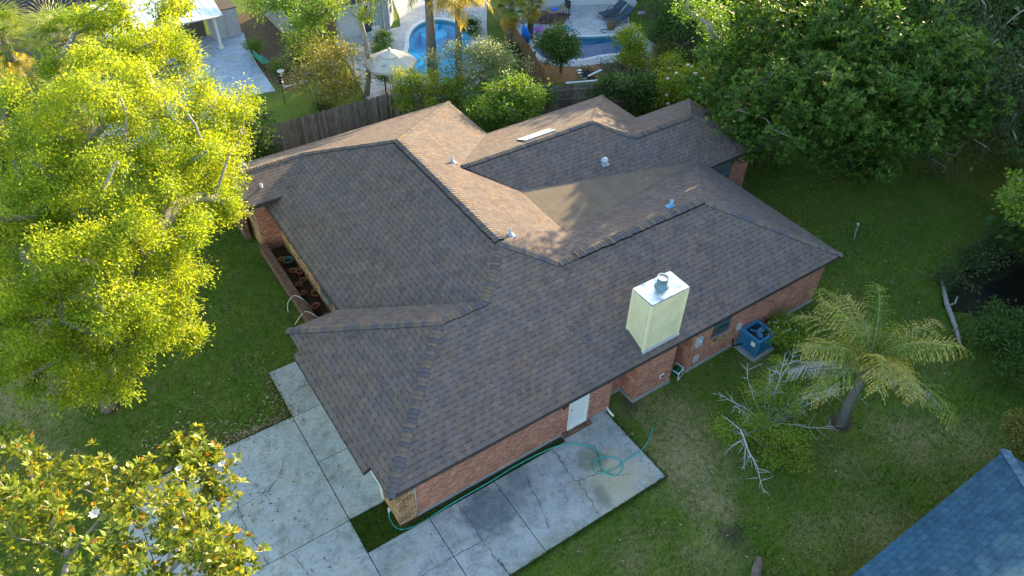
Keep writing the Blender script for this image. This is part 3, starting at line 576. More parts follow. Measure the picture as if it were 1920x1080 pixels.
run('brick_wall', m_brick, ((15.0, 1.0), (15.85, 1.0), .16, ZW), ((15.85, 1.0), (15.85, .32), .16, ZW), ((15.85, .32), (22.95, .32), .16, ZW, [(.98, 2.02, 1.12, 2.3)]), ((22.95, .32), (22.95, 7.6), .16, ZW), ((22.95, 7.6), (26.5, 7.6), .16, ZW, [(1.2, 2.4, .62, 2.12)]), ((26.5, 7.6), (26.5, 12.0), .16, ZW), ((26.5, 12.0), (22.95, 12.0), .16, ZW), ((22.95, 12.0), (22.95, 14.6), .16, ZW), ((22.95, 14.6), (15.95, 14.6), .16, ZW), ((15.95, 14.6), (15.95, 18.2), .16, ZW), ((15.95, 18.2), (5.15, 18.2), .16, ZW))
run('brick_wall', m_brick, ((6.1, 7.4), (4.03, 7.4), .0, ZW), ((4.03, 7.4), (4.03, 6.45), .0, ZW)); run('brick_wall', m_brick, ((5.15, 15.4), (6.1, 15.4), 0, 2.75))
fo = MB()
for a, b in (((4.66, .49), (12.32, .49)), ((12.32, .49), (12.32, .98)), ((12.32, .98), (13.25, .98)), ((15.0, .98), (15.83, .98)), ((15.83, .98), (15.83, .3)), ((15.83, .3), (22.97, .3)), ((22.97, .3), (22.97, 7.58)), ((22.97, 7.58), (26.52, 7.58)), ((26.52, 7.58), (26.52, 12.02)), ((26.52, 12.02), (22.97, 12.02)), ((22.97, 14.62), (15.97, 14.62)), ((15.97, 14.62), (15.97, 18.22)), ((15.97, 18.22), (5.13, 18.22))):
    wall(fo, a, b, 0, .17); A_, B_ = Vector(a), Vector(b); d_ = (B_-A_).normalized(); n_ = Vector((-d_.y, d_.x))*.04; fo.poly([(*A_, .17), (*B_, .17), (B_.x+n_.x, B_.y+n_.y, .17), (A_.x+n_.x, A_.y+n_.y, .17)])
hb(fo, 'foundation', m_found)
# chimney: brick base with metal-topped sided chase through the roof
ch = MB(); wall(ch, (13.25, 1.0), (13.25, .3), .16, ZW-.02); wall(ch, (13.25, .3), (15.0, .3), .16, ZW-.02); wall(ch, (15.0, .3), (15.0, 1.0), .16, ZW-.02)
chim = hb(ch, 'chimney', m_brick)
cf = MB(); wall(cf, (13.23, 1.0), (13.23, .28), 0, .17); wall(cf, (13.23, .28), (15.02, .28), 0, .17); wall(cf, (15.02, .28), (15.02, 1.0), 0, .17); cf.poly([(13.23, .28, .17), (15.02, .28, .17), (15.02, .32, .17), (13.23, .32, .17)]); hb(cf, 'footing', m_found, chim)
cs = MB(); X0, X1, Y0, Y1, ZT = 13.26, 14.8, .3, 1.17, 4.86
for a, b in (((X0, Y1), (X0, Y0)), ((X0, Y0), (X1, Y0)), ((X1, Y0), (X1, Y1)), ((X1, Y1), (X0, Y1))): wall(cs, a, b, 2.6, ZT)
hb(cs, 'chase', m_siding, chim)
m_ctrim = noisy('cream_corner_trim', (.70, .65, .45), (.78, .73, .54), 3., .5)
for x in (X0, X1):
    for y in (Y0, Y1): ct = MB(); ct.box(x-.04, y-.04, 2.62, x+.04, y+.04, ZT-.003); hb(ct, 'corner_trim', m_ctrim, chim)
for zz, q_ in ((ZT-.1, .012), (3.62, .006)): ct = MB(); ct.box(X0-q_, Y0-q_, zz, X1+q_, Y1+q_, zz+(.097 if zz > 4 else .014)); hb(ct, 'band', m_ctrim, chim)
ct = MB(); ct.box(X0-.06, Y0-.07, 2.62, X1+.06, Y0-.002, 2.76); hb(ct, 'base_flashing', m_lead, chim)
cc = MB(); cc.box(X0-.03, Y0-.03, ZT, X1+.03, Y1+.03, ZT+.06); hb(cc, 'metal_cap', m_galv, chim)
cp = MB(); cp.lathe([(.24, ZT+.06), (.24, ZT+.075), (.17, ZT+.09), (.17, ZT+.40), (.185, ZT+.41), (.185, ZT+.43)], 28, (14.07, .78, 0)); hb(cp, 'flue_pipe', m_pipe, chim)
cp = MB(); cp.lathe([(.185, ZT+.43), (.19, ZT+.47), (.17, ZT+.475), (.165, ZT+.455), (0, ZT+.46)], 28, (14.07, .78, 0)); hb(cp, 'flue_cap', m_flue, chim)
for x in (X0-.1, X1+.1): fl = MB(); fl.poly([(x-.1, Y0-.05, ZE+mm*(Y0-.05-YF)+.006), (x+.1, Y0-.05, ZE+mm*(Y0-.05-YF)+.006), (x+.1, Y1+.2, ZE+mm*(Y1+.2-YF)+.006), (x-.1, Y1+.2, ZE+mm*(Y1+.2-YF)+.006)], 0); hb(fl, 'flashing', m_cap, chim)
vt = MB(); vt.box(14.42, .255, .6, 14.6, .3, .78); vt.box(14.45, .24, .64, 14.57, .256, .75, 1); hb(vt, 'dryer_vent', [m_whitepl, m_black], chim)
# door in the side wall
dr = MB(); dr.box(10.53, .56, .24, 11.22, .6, 2.2)
for zz in ((.42, 1.05), (1.2, 2.0)):
    for xx in ((10.6, 10.84), (10.92, 11.15)): dr.box(xx[0], .553, zz[0], xx[1], .561, zz[1])
door = hb(dr, 'door', m_whitepl)
k = MB(); k.lathe([(0, 0), (.03, .01), (.035, .03), (.02, .05), (0, .055)], 10); o = k.build('door_knob', m_lead, door); o.rotation_euler = (R(90), 0, 0); o.location = (10.6-HB.x, .555-HB.y, 1.15)
fr_ = MB(); fr_.box(10.45, .50, .22, 10.53, .6, 2.24); fr_.box(11.22, .50, .22, 11.3, .6, 2.24); fr_.box(10.53, .50, 2.2, 11.22, .6, 2.24); fr_.box(10.45, .47, .2, 11.3, .6, .24); hb(fr_, 'frame', m_trim, door)
stp = MB()
for i in range(12): stp.box(10.2+i*.1+.004, .3, .1, 10.2+(i+1)*.1-.004, .5, .19+.002*(i % 2))
hb(stp, 'brick_step', m_darkbrick, door)
# windows
def window(x0, x1, z0, z1, y, gl, fw=.05):
    w = MB(); w.box(x0, y, z0, x1, y+.02, z1); win = hb(w, 'window', gl); f = MB()
    for b in ((x0, y-.03, z0, x0+fw, y+.03, z1), (x1-fw, y-.03, z0, x1, y+.03, z1), (x0+fw, y-.03, z0, x1-fw, y+.03, z0+fw), (x0+fw, y-.03, z1-fw, x1-fw, y+.03, z1), (x0+fw, y-.02, (z0+z1)/2-.02, x1-fw, y+.025, (z0+z1)/2+.02)): f.box(*b)
    hb(f, 'frame', m_pipe, win); s_ = MB(); s_.box(x0-.05, y-.2, z0-.08, x1+.05, y-.002, z0-.003); hb(s_, 'sill', m_oldbrick, win); return win
window(16.83, 17.87, 1.12, 2.3, .40, m_glass); window(24.15, 25.35, .62, 2.12, 7.7, m_glass2)
w = MB(); w.box(6.06, 9.8, .55, 6.08, 11.1, 2.1); win = hb(w, 'window', m_glass); f = MB()
for b in ((6.01, 9.8, .55, 6.1, 9.86, 2.1), (6.01, 11.04, .55, 6.1, 11.1, 2.1), (6.01, 9.86, .55, 6.1, 11.04, .61), (6.01, 9.86, 1.3, 6.09, 11.04, 1.34)): f.box(*b)
hb(f, 'frame', m_pipe, win)
# garage door
gd = MB()
for i in range(4): gd.box(4.10, 1.66, .12+i*.53, 4.14, 6.42, .12+(i+1)*.53-.015)
gar = hb(gd, 'garage_door', m_whitepl); f = MB(); f.box(3.99, 1.6, .1, 4.12, 1.7, 2.4); f.box(3.99, 6.4, .1, 4.12, 6.5, 2.4); f.box(3.99, 1.7, 2.24, 4.12, 6.4, 2.4); hb(f, 'frame', m_trim, gar)
# wall bits
u = MB(); u.box(15.98, .22, 1.35, 16.26, .32, 1.8); u.lathe([(.08, 0), (.08, .05), (0, .06)], 12, (0, 0, 0))
hb_v = u.v; u.v = hb_v[:24] + [(16.12+a, .22-c, 1.62+b) for a, b, c in hb_v[24:]]; hb(u, 'electric_meter', [m_lead])
u = MB(); u.box(16.12, .27, .42, 16.36, .32, .72); hb(u, 'utility_box', m_lead)
u = MB(); u.box(18.22, .24, .98, 18.42, .32, 1.28); hb(u, 'disconnect_box', m_lead)
u = MB(); u.tube([(10.07, .5, 2.1), (10.07, .38, 2.08), (10.02, .3, 2.0)], .02, 6); u.lathe([(.0, 0), (.05, .02), (.07, .1), (0, .1)], 10, (10.02, .28, 1.92)); u.lathe([(.0, 0), (.05, .02), (.07, .1), (0, .1)], 10, (10.15, .3, 1.92)); hb(u, 'flood_light', m_black)
u = MB(); u.tube([(12.18, .5, .3), (12.18, .3, .22), (12.22, .12, .14)], .04, 8); hb(u, 'drain_pipe', m_whitepl)
u = MB(); u.tube([(4.03, 1.0, .35), (3.93, 1.0, .35), (3.9, 1.0, .28)], .022, 8); u.box(3.9, .95, .36, 3.96, 1.05, .42); hb(u, 'hose_tap', m_whitepl)
u = MB(); u.tube([(4.645, .48, .17), (4.645, .48, 2.44)], .018, 6); hb(u, 'conduit', m_lead)

# low brick walls + pots in the planter
def local(mb, name, label, cat, mats, base, group=None):
    o = mb.build(name, mats, None, base); return tag(o, label, cat, group)
w = MB(); wall(w, (4.97, 15.35), (4.97, 8.1), 0, .5); wall(w, (5.23, 8.1), (5.23, 15.35), 0, .5); wall(w, (4.97, 8.1), (5.23, 8.1), 0, .5); wall(w, (5.23, 15.35), (4.97, 15.35), 0, .5)
for i in range(58): w.box(4.95, 8.1+i*.125, .5, 5.25, 8.1+i*.125+.115, .56)
local(w, 'planter_wall', 'long low brick wall edging the pot-filled strip beside the lawn', 'garden wall', m_darkbrick, (5.1, 11.7, 0))
w = MB(); wall(w, (4.72, 19.3), (4.72, 16.6), 0, .9); wall(w, (4.95, 16.6), (4.95, 19.3), 0, .9); wall(w, (4.72, 16.6), (4.95, 16.6), 0, .9); wall(w, (4.95, 19.3), (4.72, 19.3), 0, .9); w.box(4.7, 16.58, .9, 4.97, 19.32, .96)
local(w, 'garden_wall', 'short brick wall stub at the far left corner of the house', 'garden wall', m_darkbrick, (4.85, 18, 0))
d = MB(); d.box(5.24, 7.42, 0, 5.97, 15.38, .06); structure(d, 'planter_soil', m_soil)
m_terra = noisy('terracotta', (.30, .10, .05), (.42, .17, .09), 12., .85); m_gpot = noisy('green_plastic', (.03, .14, .12), (.05, .2, .17), 8., .5)
def potmesh(root, material, r=.14, h=.24):
    mb = MB(); mb.lathe([(r*.65, 0), (r*.95, h*.8), (r*1.08, h*.8), (r*1.08, h), (r*.92, h), (r*.85, h*.75), (r*.6, .03), (0, .03)], 16); mb.build('pot', material, root)
    s_ = MB(); s_.lathe([(r*.82, h*.7), (0, h*.72)], 14); s_.build('soil', m_soil, root)
sp = [(5.55, 9.0), (5.8, 9.35), (5.5, 9.7), (5.75, 10.1), (5.62, 10.75), (5.85, 11.5), (5.55, 11.8), (5.5, 12.4), (5.75, 12.55), (5.6, 13.3), (5.85, 13.1), (5.5, 14.2)]
root = thing('flower_pot', 'empty terracotta pot in the strip under the porch eave', 'flower pot', (*sp[0], .06), 0, 'clay pots lined up in the planter strip'); potmesh(root, m_terra)
for i, q in enumerate(sp[1:]):
    c_ = copy_tree(root); c_.location = (*q, .06); s_ = RNG.uniform(.8, 1.25); c_.scale = (s_, s_, s_); c_.rotation_euler = (RNG.normal()*.12, RNG.normal()*.12, i)
root = thing('flower_pot', 'green plastic pot at the far end of the strip of clay pots', 'flower pot', (5.7, 14.0, .06)); potmesh(root, m_gpot, .2, .3)
def wire(pts, r, name, label, cat, m_, n=6):
    P = [Vector(p) for p in pts]; Q = []
    for i in range(len(P)-1):
        a, b, c_, d_ = P[max(i-1, 0)], P[i], P[i+1], P[min(i+2, len(P)-1)]
        for k in range(6):
            t_ = k/6; Q.append(.5*((2*b)+(c_-a)*t_+(2*a-5*b+4*c_-d_)*t_*t_+(3*b-a-3*c_+d_)*t_**3))
    Q.append(P[-1]); mb = MB(); mb.tube(Q, r, n); return local(mb, name, label, cat, m_, P[0])
wire([(4.6, 11.3, .02), (4.75, 11.6, .25), (5.05, 11.45, .6), (5.3, 11.0, .5), (5.4, 10.4, .1)], .012, 'cable', 'thin pale cable looping over the far part of the planter wall', 'cable', m_whitepl)
wire([(4.55, 10.5, .02), (4.85, 10.5, .35), (5.1, 10.35, .6), (5.35, 9.9, .5), (5.6, 9.2, .1)], .012, 'cable', 'thin pale cable looping over the near part of the planter wall', 'cable', m_whitepl)

# ================================================================== side yard objects
m_hose = mat('turquoise_hose', (.03, .38, .33), .4, .5)
wire([(3.93, 1.0, .28), (3.88, .95, .1), (3.86, .76, .08), (3.9, .47, .08), (4.17, .28, .08), (4.79, .24, .07), (5.8, .27, .12), (7.21, .28, .12), (8.07, .33, .1), (9.11, .29, .12), (9.93, .18, .12), (10.41, -.08, .12), (10.79, -.48, .12), (10.8, -.9, .12), (10.64, -1.16, .12), (10.53, -1.45, .12), (10.72, -1.75, .12), (11.1, -1.7, .12), (11.27, -1.42, .12), (11.05, -1.1, .13), (10.65, -.95, .145), (10.35, -1.1, .13), (10.31, -1.37, .12), (10.66, -1.5, .14), (11.0, -1.56, .14), (11.37, -1.5, .12), (12.07, -1.47, .12), (12.4, -1.38, .03), (12.75, -1.2, .03), (13.15, -.93, .03)], .02, 'garden_hose', 'turquoise garden hose looped on the concrete slab and running along the wall', 'hose', m_hose, 7)
m_ac = noisy('blue_ac_paint', (.025, .14, .28), (.045, .2, .36), 3., .45); m_acd = mat('ac_dark', (.015, .04, .07), .5)
ac = thing('air_conditioner', 'blue outdoor air conditioner on a concrete pad beside the brick wall', 'air conditioner', (18.97, -.17, 0), R(2))
mb = MB()
for a in range(4):
    Mz = Matrix.Rotation(a*PI/2, 4, 'Z')
    for i in range(26):
        x = -.40+i*.8/25; mb.box(x-.011, -.435, .1, x+.011, -.42, .84, 0, M=Mz)
mb.box(-.42, -.42, .08, .42, .42, .84, 1)
mb.build('louvred_body', [m_ac, m_acd], ac)
mb = MB(); 
for b in ((-.46, -.46, .84, .46, -.36, .92), (-.46, .36, .84, .46, .46, .92), (-.46, -.36, .84, -.36, .36, .92), (.36, -.36, .84, .46, .36, .92)): mb.box(*b)
for sx in (-1, 1):
    for sy in (-1, 1): mb.box(sx*.44-.02, sy*.44-.02, .06, sx*.44+.02, sy*.44+.02, .84)
mb.build('top_rim', m_ac, ac)
mb = MB(); mb.lathe([(.34, .845), (.34, .85), (0, .85)], 24); mb.build('fan_well', m_black, ac)
mb = MB()
for k_ in range(3):
    Mz = Matrix.Rotation(k_*2*PI/3, 4, 'Z') @ Matrix.Translation((.18, 0, .87)) @ Matrix.Rotation(R(18), 4, 'X'); mb.box(-.13, -.09, -.006, .13, .09, .006, M=Mz)
mb.lathe([(.08, .86), (.08, .9), (.05, .92), (0, .92)], 14); mb.build('fan', noisy('fan_blue', (.05, .18, .32), (.08, .26, .42), 5., .4), ac)
mb = MB(); 
for r_ in (.1, .2, .3): mb.tube([(r_*math.cos(a), r_*math.sin(a), .925) for a in [2*PI*i/24 for i in range(25)]], .004, 4)
for i in range(8): a = i*PI/4; mb.tube([(.06*math.cos(a), .06*math.sin(a), .925), (.37*math.cos(a), .37*math.sin(a), .922)], .004, 4)
mb.build('fan_guard', m_acd, ac)
mb = MB(); mb.box(-.47, -.3, .55, -.455, -.12, .75); mb.build('data_plate', m_whitepl, ac)
mb = MB(); mb.box(-.62, -.55, 0, .6, .5, .07); mb.build('pad', m_found, ac)
mb = MB(); mb.tube([(-.42, .2, .3), (-.55, .35, .15), (-.7, .45, .12), (-.72, .5, .5)], .03, 8); mb.build('refrigerant_line', m_black, ac)
hr = thing('hose_reel', 'small white framed hose reel with green hose beside the chimney', 'hose reel', (15.45, .45, 0), R(20))
mb = MB(); 
for x in (-.2, .2): mb.tube([(x, -.22, 0), (x, -.2, .36), (x, .12, .42), (x, .2, 0)], .018, 6)
mb.tube([(-.2, -.2, .36), (.2, -.2, .36)], .018, 6); mb.tube([(-.2, -.22, .02), (.2, -.22, .02)], .018, 6); mb.build('frame', m_whitepl, hr)
mb = MB()
for i in range(5): mb.tube([(-.13+i*.065, .13*math.cos(a)-.03, .2+.13*math.sin(a)) for a in [2*PI*k/16 for k in range(17)]], .02, 6)
mb.build('coiled_hose', mat('dark_green_hose', (.01, .1, .05), .5), hr)
# yard stake, fallen log, stump
yt = thing('yard_stake', 'small grey weathered stake with knob standing alone on the back lawn', 'stake', (28.2, 2.2, 0))
mb = MB(); mb.tube([(0, 0, 0), (.03, 0, .3), (-.02, .02, .55)], [.05, .035, .03], 7); mb.tube([(-.35, -.25, .03), (0, 0, .12), (.1, .1, .25)], [.02, .04, .03], 6); mb.build('post', m_palebark, yt)
mb = MB(); mb.lathe([(0, 0), (.05, .02), (.075, .07), (.05, .12), (0, .14)], 10, (-.02, .02, .54)); mb.build('knob', m_lead, yt)
mb = MB(); mb.tube([(28.6, -1.9, .15), (27.4, -2.9, .2), (26.5, -3.9, .15), (25.8, -4.6, .08)], [.06, .1, .09, .05], 9); mb.tube([(27.3, -3.0, .2), (27.3, -3.2, .5), (27.45, -3.1, .75)], [.05, .04, .02], 6); mb.tube([(26.4, -4.0, .15), (26.0, -4.0, .35)], [.03, .015], 5)
local(mb, 'fallen_branch', 'grey fallen branch lying by the dark pond edge', 'branch', m_palebark, (27, -3.3, 0))
mb = MB(); mb.tube([(11.75, -6.9, .1), (12.15, -6.6, .14), (12.5, -6.35, .2)], [.17, .15, .09], 10); local(mb, 'log', 'dark weathered log on the lawn at the bottom edge', 'log', m_bark, (12.1, -6.6, 0))

# ================================================================== neighbour to the right: blue roof
nb = thing('neighbour_house', 'house with blue grey shingled roof cutting the bottom right corner', 'house', (12, -13, 0))
def nbb(mb, name, mats, parent=nb): mb.v = [(a-12, b+13, c) for a, b, c in mb.v]; return mb.build(name, mats, parent)
x0, x1, y1, y0 = 2, 19.92, -8.58, -19.; rg = (y1-y0)/2
mb = MB(); ra, rb_ = (x0+rg, (y0+y1)/2, ZE+mm*rg), (x1-rg, (y0+y1)/2, ZE+mm*rg)
mb.poly([(x1, y1, ZE), (x0, y1, ZE), ra, rb_], 0, [(x1, -y1/CS), (x0, -y1/CS), (ra[0], -ra[1]/CS), (rb_[0], -rb_[1]/CS)])
mb.poly([(x1, y0, ZE), (x1, y1, ZE), rb_], 0, [(y0, -x1/CS), (y1, -x1/CS), (rb_[1], -rb_[0]/CS)]); mb.poly([(x0, y0, ZE), (x1, y0, ZE), rb_, ra]); mb.poly([(x0, y1, ZE), (x0, y0, ZE), ra])
nr = nbb(mb, 'roof', m_bluesh)
mb = MB()
for a, b in (((x1, y1), (x0, y1)), ((x1, y0), (x1, y1))): mb.poly([(*a, ZE-.17), (*b, ZE-.17), (*b, ZE-.004), (*a, ZE-.004)])
nbb(mb, 'fascia', m_fascia)
mb = MB(); wall(mb, (x1-.5, y1-.5), (x0+.5, y1-.5), 0, ZE-.1); wall(mb, (x1-.5, y0+.5), (x1-.5, y1-.5), 0, ZE-.1); mb.poly([(x0, y0, ZE-.15), (x0, y1, ZE-.15), (x1, y1, ZE-.15), (x1, y0, ZE-.15)]); nbb(mb, 'wall', m_brick)
mb = MB(); A_ = Vector((x1, y1, ZE)); B_ = Vector(rb_); d_ = (B_-A_).normalized(); s_ = d_.cross(Vector((0, 0, 1))).normalized(); n = int((B_-A_).length/.14)
for i in range(n):
    p0 = A_+d_*i*.14; p1 = p0+d_*.16
    for sg in (1, -1): mb.poly([p0+Vector((0, 0, .045)), p0+s_*sg*.15+Vector((0, 0, -.01)), p1+s_*sg*.15+Vector((0, 0, -.025)), p1+Vector((0, 0, .03))], 0, rnd=RNG.random())
m_bcap = mat('blue_cap', rough=.95); t = NT(m_bcap); t.color(t.ramp(t.attr('rnd'), [(0., (.05, .1, .15)), (.5, (.08, .15, .21)), (1., (.11, .19, .26))]))
nbb(mb, 'ridge_cap', m_bcap, nr)

# ================================================================== fences
m_fence = mat('weathered_fence_board', rough=.9, spec=.1); t = NT(m_fence); p = t.pos(); sc = t.n('ShaderNodeVectorMath', operation='MULTIPLY', i0=p); sc.inputs[1].default_value = (6, 6, .8)
c = t.mix(t.attr('rnd'), (.12, .10, .08), (.24, .21, .175)); c = t.mix(1., c, t.ramp(t.noise(sc.outputs[0], 3., 5., .7), [(.3, g3(.5)), (.7, g3(1.5))]), 'MULTIPLY'); t.color(c)
m_fence2 = mat('brown_fence_board', rough=.9, spec=.1); t = NT(m_fence2); p = t.pos(); sc = t.n('ShaderNodeVectorMath', operation='MULTIPLY', i0=p); sc.inputs[1].default_value = (6, 6, .8)
c = t.mix(t.attr('rnd'), (.15, .085, .045), (.24, .145, .08)); c = t.mix(1., c, t.ramp(t.noise(sc.outputs[0], 3., 5., .7), [(.3, g3(.6)), (.7, g3(1.4))]), 'MULTIPLY'); t.color(c)
def fence(pts, label, m_, h=1.8, railside=1, w=.14, name='wooden_fence'):
    root = thing(name, label, 'fence', (*pts[0], 0)); o = Vector(pts[0]); pk = MB(); ra = MB()
    for a, b in zip(pts, pts[1:]):
        a, b = Vector(a)-o, Vector(b)-o; L = (b-a).length; d_ = (b-a)/L; ang = math.atan2(d_.y, d_.x); n = int(L/w)
        for i in range(n):
            p_ = a+d_*(i+.5)*L/n; M_ = Matrix.Translation((p_.x, p_.y, 0)) @ Matrix.Rotation(ang+RNG.normal()*.02, 4, 'Z') @ Matrix.Rotation(RNG.normal()*.008, 4, 'X'); hh = h+RNG.normal()*.018; r_ = RNG.random(); e = L/n*.47
            o2 = [(-e, 0), (e, 0), (e, hh-.05), (e*.6, hh), (-e*.6, hh), (-e, hh-.05)]
            F_ = [M_ @ Vector((x, -.01, z)) for x, z in o2]; B_ = [M_ @ Vector((x, .01, z)) for x, z in o2]; pk.poly(F_, 0, rnd=r_); pk.poly(B_[::-1], 0, rnd=r_)
            for k in range(6): pk.poly([F_[k], B_[k], B_[(k+1) % 6], F_[(k+1) % 6]], 0, rnd=r_)
        for z in (.35, 1.0, h-.25):
            M_ = Matrix.Translation((a.x, a.y, z)) @ Matrix.Rotation(ang, 4, 'Z'); ra.box(0, -.06*railside-.02, -.045, L, -.06*railside+.02, .045, 0, .8, M_)
        k = max(1, round(L/2.4))
        for i in range(k+1):
            p_ = a+d_*L*i/k; mb = MB(); M_ = Matrix.Translation((p_.x, p_.y, 0)) @ Matrix.Rotation(ang, 4, 'Z'); mb.box(-.045, -.12*railside-.045, 0, .045, -.12*railside+.045, h-.04, 0, .3, M_); mb.build('post', m_, root)
    pk.build('pickets', m_, root); ra.build('rails', m_, root); return root
fence([(7.2, 22.45), (14.75, 22.3)], 'long weathered picket fence behind the left back eave of the house', m_fence, railside=-1)
fence([(14.85, 22.2), (15.35, 21.7), (19.1, 19.95), (25.6, 17.0), (30.0, 14.7)], 'grey fence with rails showing, between the house and the deep blue pool yard', m_fence, railside=1)
fence([(22.7, 18.6), (24.2, 22.4), (25.2, 26.0), (26.2, 28.6), (28.3, 32.8)], 'brown plank fence running between the two pool yards', m_fence2)
fence([(13.9, 33.3), (13.9, 40.0)], 'pale grey fence seen end on beside the white sided house', noisy('pale_fence', (.25, .25, .25), (.36, .36, .35), 8.), 1.75)
lb = MB(); lb.box(-.9, -.05, 0, .9, .05, .05, M=Matrix.Rotation(R(-22), 4, 'Z')); lb.box(.7, .1, .03, 1.8, .2, .09, M=Matrix.Rotation(R(10), 4, 'Z')); lb.v = [(a+24.2, b+17.75, c+1.86) for a, b, c in lb.v]
local(lb, 'loose_board', 'pale blue grey loose boards lying along the fence top', 'board', noisy('pale_board', (.4, .45, .5), (.5, .54, .58), 6.), (24.2, 17.75, 1.86))

# ================================================================== neighbour houses behind
m_sidew = mat('white_lap_siding', rough=.6); t = NT(m_sidew); zz = t.n('ShaderNodeSeparateXYZ', i0=t.pos()).outputs[2]; l_ = t.math('LESS_THAN', t.math('FRACT', t.math('DIVIDE', zz, .18)), .08)
t.color(t.mix(l_, (.60, .62, .62), (.34, .36, .38))); t.bump(t.math('FRACT', t.math('DIVIDE', zz, .18)), .5, .02)
m_brownw = noisy('brown_wood_wall', (.22, .12, .06), (.30, .17, .09), 3.); m_greytrim = noisy('grey_trim', (.33, .34, .36), (.42, .43, .45), 4.)
m_curtain = noisy('vertical_blinds', (.28, .34, .36), (.38, .44, .46), 5.)
n1 = thing('neighbour_house', 'white sided house with sliding glass door facing the kidney shaped pool', 'house', (18.5, 35, 0))
def off(mb, name, mats, parent, o): mb.v = [(a-o[0], b-o[1], c-o[2]) for a, b, c in mb.v]; return mb.build(name, mats, parent)
O1 = (18.5, 35, 0)
mb = MB(); wall(mb, (16.55, 33.2), (20.15, 33.2), 0, 2.45, [(1.8, 3.3, .05, 1.98)]); wall(mb, (20.15, 33.2), (21.0, 34.2), 0, 2.45, [(.4, .95, .75, 1.9)]); wall(mb, (21.0, 34.2), (22.6, 40.5), 0, 2.45); off(mb, 'wall', m_sidew, n1, O1)
mb = MB(); wall(mb, (16.55, 41), (16.55, 33.2), 0, 2.45); off(mb, 'side_wall', m_brownw, n1, O1)
for x in (16.55, 18.28, 19.92, 20.12): mb = MB(); mb.box(x-.06, 33.13, 0, x+.06, 33.197, 1.975); off(mb, 'trim', m_greytrim, n1, O1)
mb = MB(); mb.box(18.22, 33.12, 1.98, 19.96, 33.195, 2.1); off(mb, 'trim', m_greytrim, n1, O1)
mb = MB(); mb.box(18.37, 33.27, .05, 19.83, 33.29, 1.98); dd = off(mb, 'sliding_door', m_glass, n1, O1)
mb = MB()
for b in ((18.35, 33.2, .05, 18.41, 33.28, 1.98), (19.79, 33.2, .05, 19.85, 33.28, 1.98), (19.05, 33.2, .05, 19.13, 33.28, 1.98), (18.41, 33.2, 1.9, 19.79, 33.28, 1.98), (18.41, 33.2, .05, 19.79, 33.28, .12)): mb.box(*b)
off(mb, 'frame', m_trim, dd, O1)
mb = MB(); mb.box(19.2, 33.262, .15, 19.75, 33.268, 1.88); off(mb, 'blinds', m_curtain, dd, O1)
mb = MB(); q = Vector((20.15, 33.2)).lerp(Vector((21.0, 34.2)), .3); a_ = Matrix.Translation((20.15, 33.2, 0)) @ Matrix.Rotation(math.atan2(1., .85), 4, 'Z'); mb.box(.4, .06, .75, .95, .08, 1.9, M=a_); wn = off(mb, 'window', m_glass, n1, O1)
mb = MB()
for b in ((.36, -.02, .7, .42, .06, 1.95), (.93, -.02, .7, .99, .06, 1.95), (.42, -.02, 1.88, .93, .06, 1.95), (.42, -.02, .7, .93, .06, .77), (.42, 0, 1.3, .93, .06, 1.34)): mb.box(*b, M=a_)
off(mb, 'frame', m_trim, wn, O1)
mb = MB(); mb.poly([(15.6, 32.35, 2.5), (18.4, 32.4, 2.5), (18.6, 36.5, 4.2), (15.6, 41, 4.2)]); mb.poly([(18.4, 32.4, 2.5), (20.6, 33.0, 2.5), (21.6, 34.0, 2.5), (23.2, 40.8, 2.5), (19.5, 39, 4.2), (18.6, 36.5, 4.2)])
off(mb, 'roof', m_navysh, n1, O1)
mb = MB()
for a, b in (((15.6, 32.35), (18.4, 32.4)), ((18.4, 32.4), (20.6, 33.0)), ((20.6, 33.0), (21.6, 34.0)), ((21.6, 34.0), (23.2, 40.8))): mb.poly([(*a, 2.36), (*b, 2.36), (*b, 2.495), (*a, 2.495)])
off(mb, 'fascia', m_greytrim, n1, O1)
O3 = (34.6, 29.4, 0); n3 = thing('neighbour_house', 'white wall of the house behind the deep blue pool', 'house', O3)
mb = MB(); wall(mb, (29.5, 31.7), (37.1, 27.85), 0, 2.5, [(3.7, 5.2, .42, 1.7)]); wall(mb, (37.1, 27.85), (39.5, 32.6), 0, 2.5); off(mb, 'wall', noisy('white_render', (.58, .6, .6), (.68, .69, .68), 3.), n3, O3)
a_ = Matrix.Translation((29.5, 31.7, 0)) @ Matrix.Rotation(math.atan2(-3.85, 7.6), 4, 'Z')
mb = MB(); mb.box(3.7, .08, .42, 5.2, .1, 1.7, M=a_); wn = off(mb, 'window', m_glass2, n3, O3)
mb = MB()
for b in ((3.62, -.03, .35, 3.75, .08, 1.75), (5.15, -.03, .35, 5.28, .08, 1.75), (3.75, -.03, .33, 5.15, .08, .45), (3.75, -.03, 1.66, 5.15, .08, 1.75), (4.4, -.02, .45, 4.5, .08, 1.66)): mb.box(*b, M=a_)
off(mb, 'frame', m_trim, wn, O3)
mb = MB(); mb.poly([(28.9, 31.4, 2.45), (37.4, 27.1, 2.45), (41, 34.5, 4.4), (32.8, 38.6, 4.4)]); off(mb, 'roof', m_navysh, n3, O3)
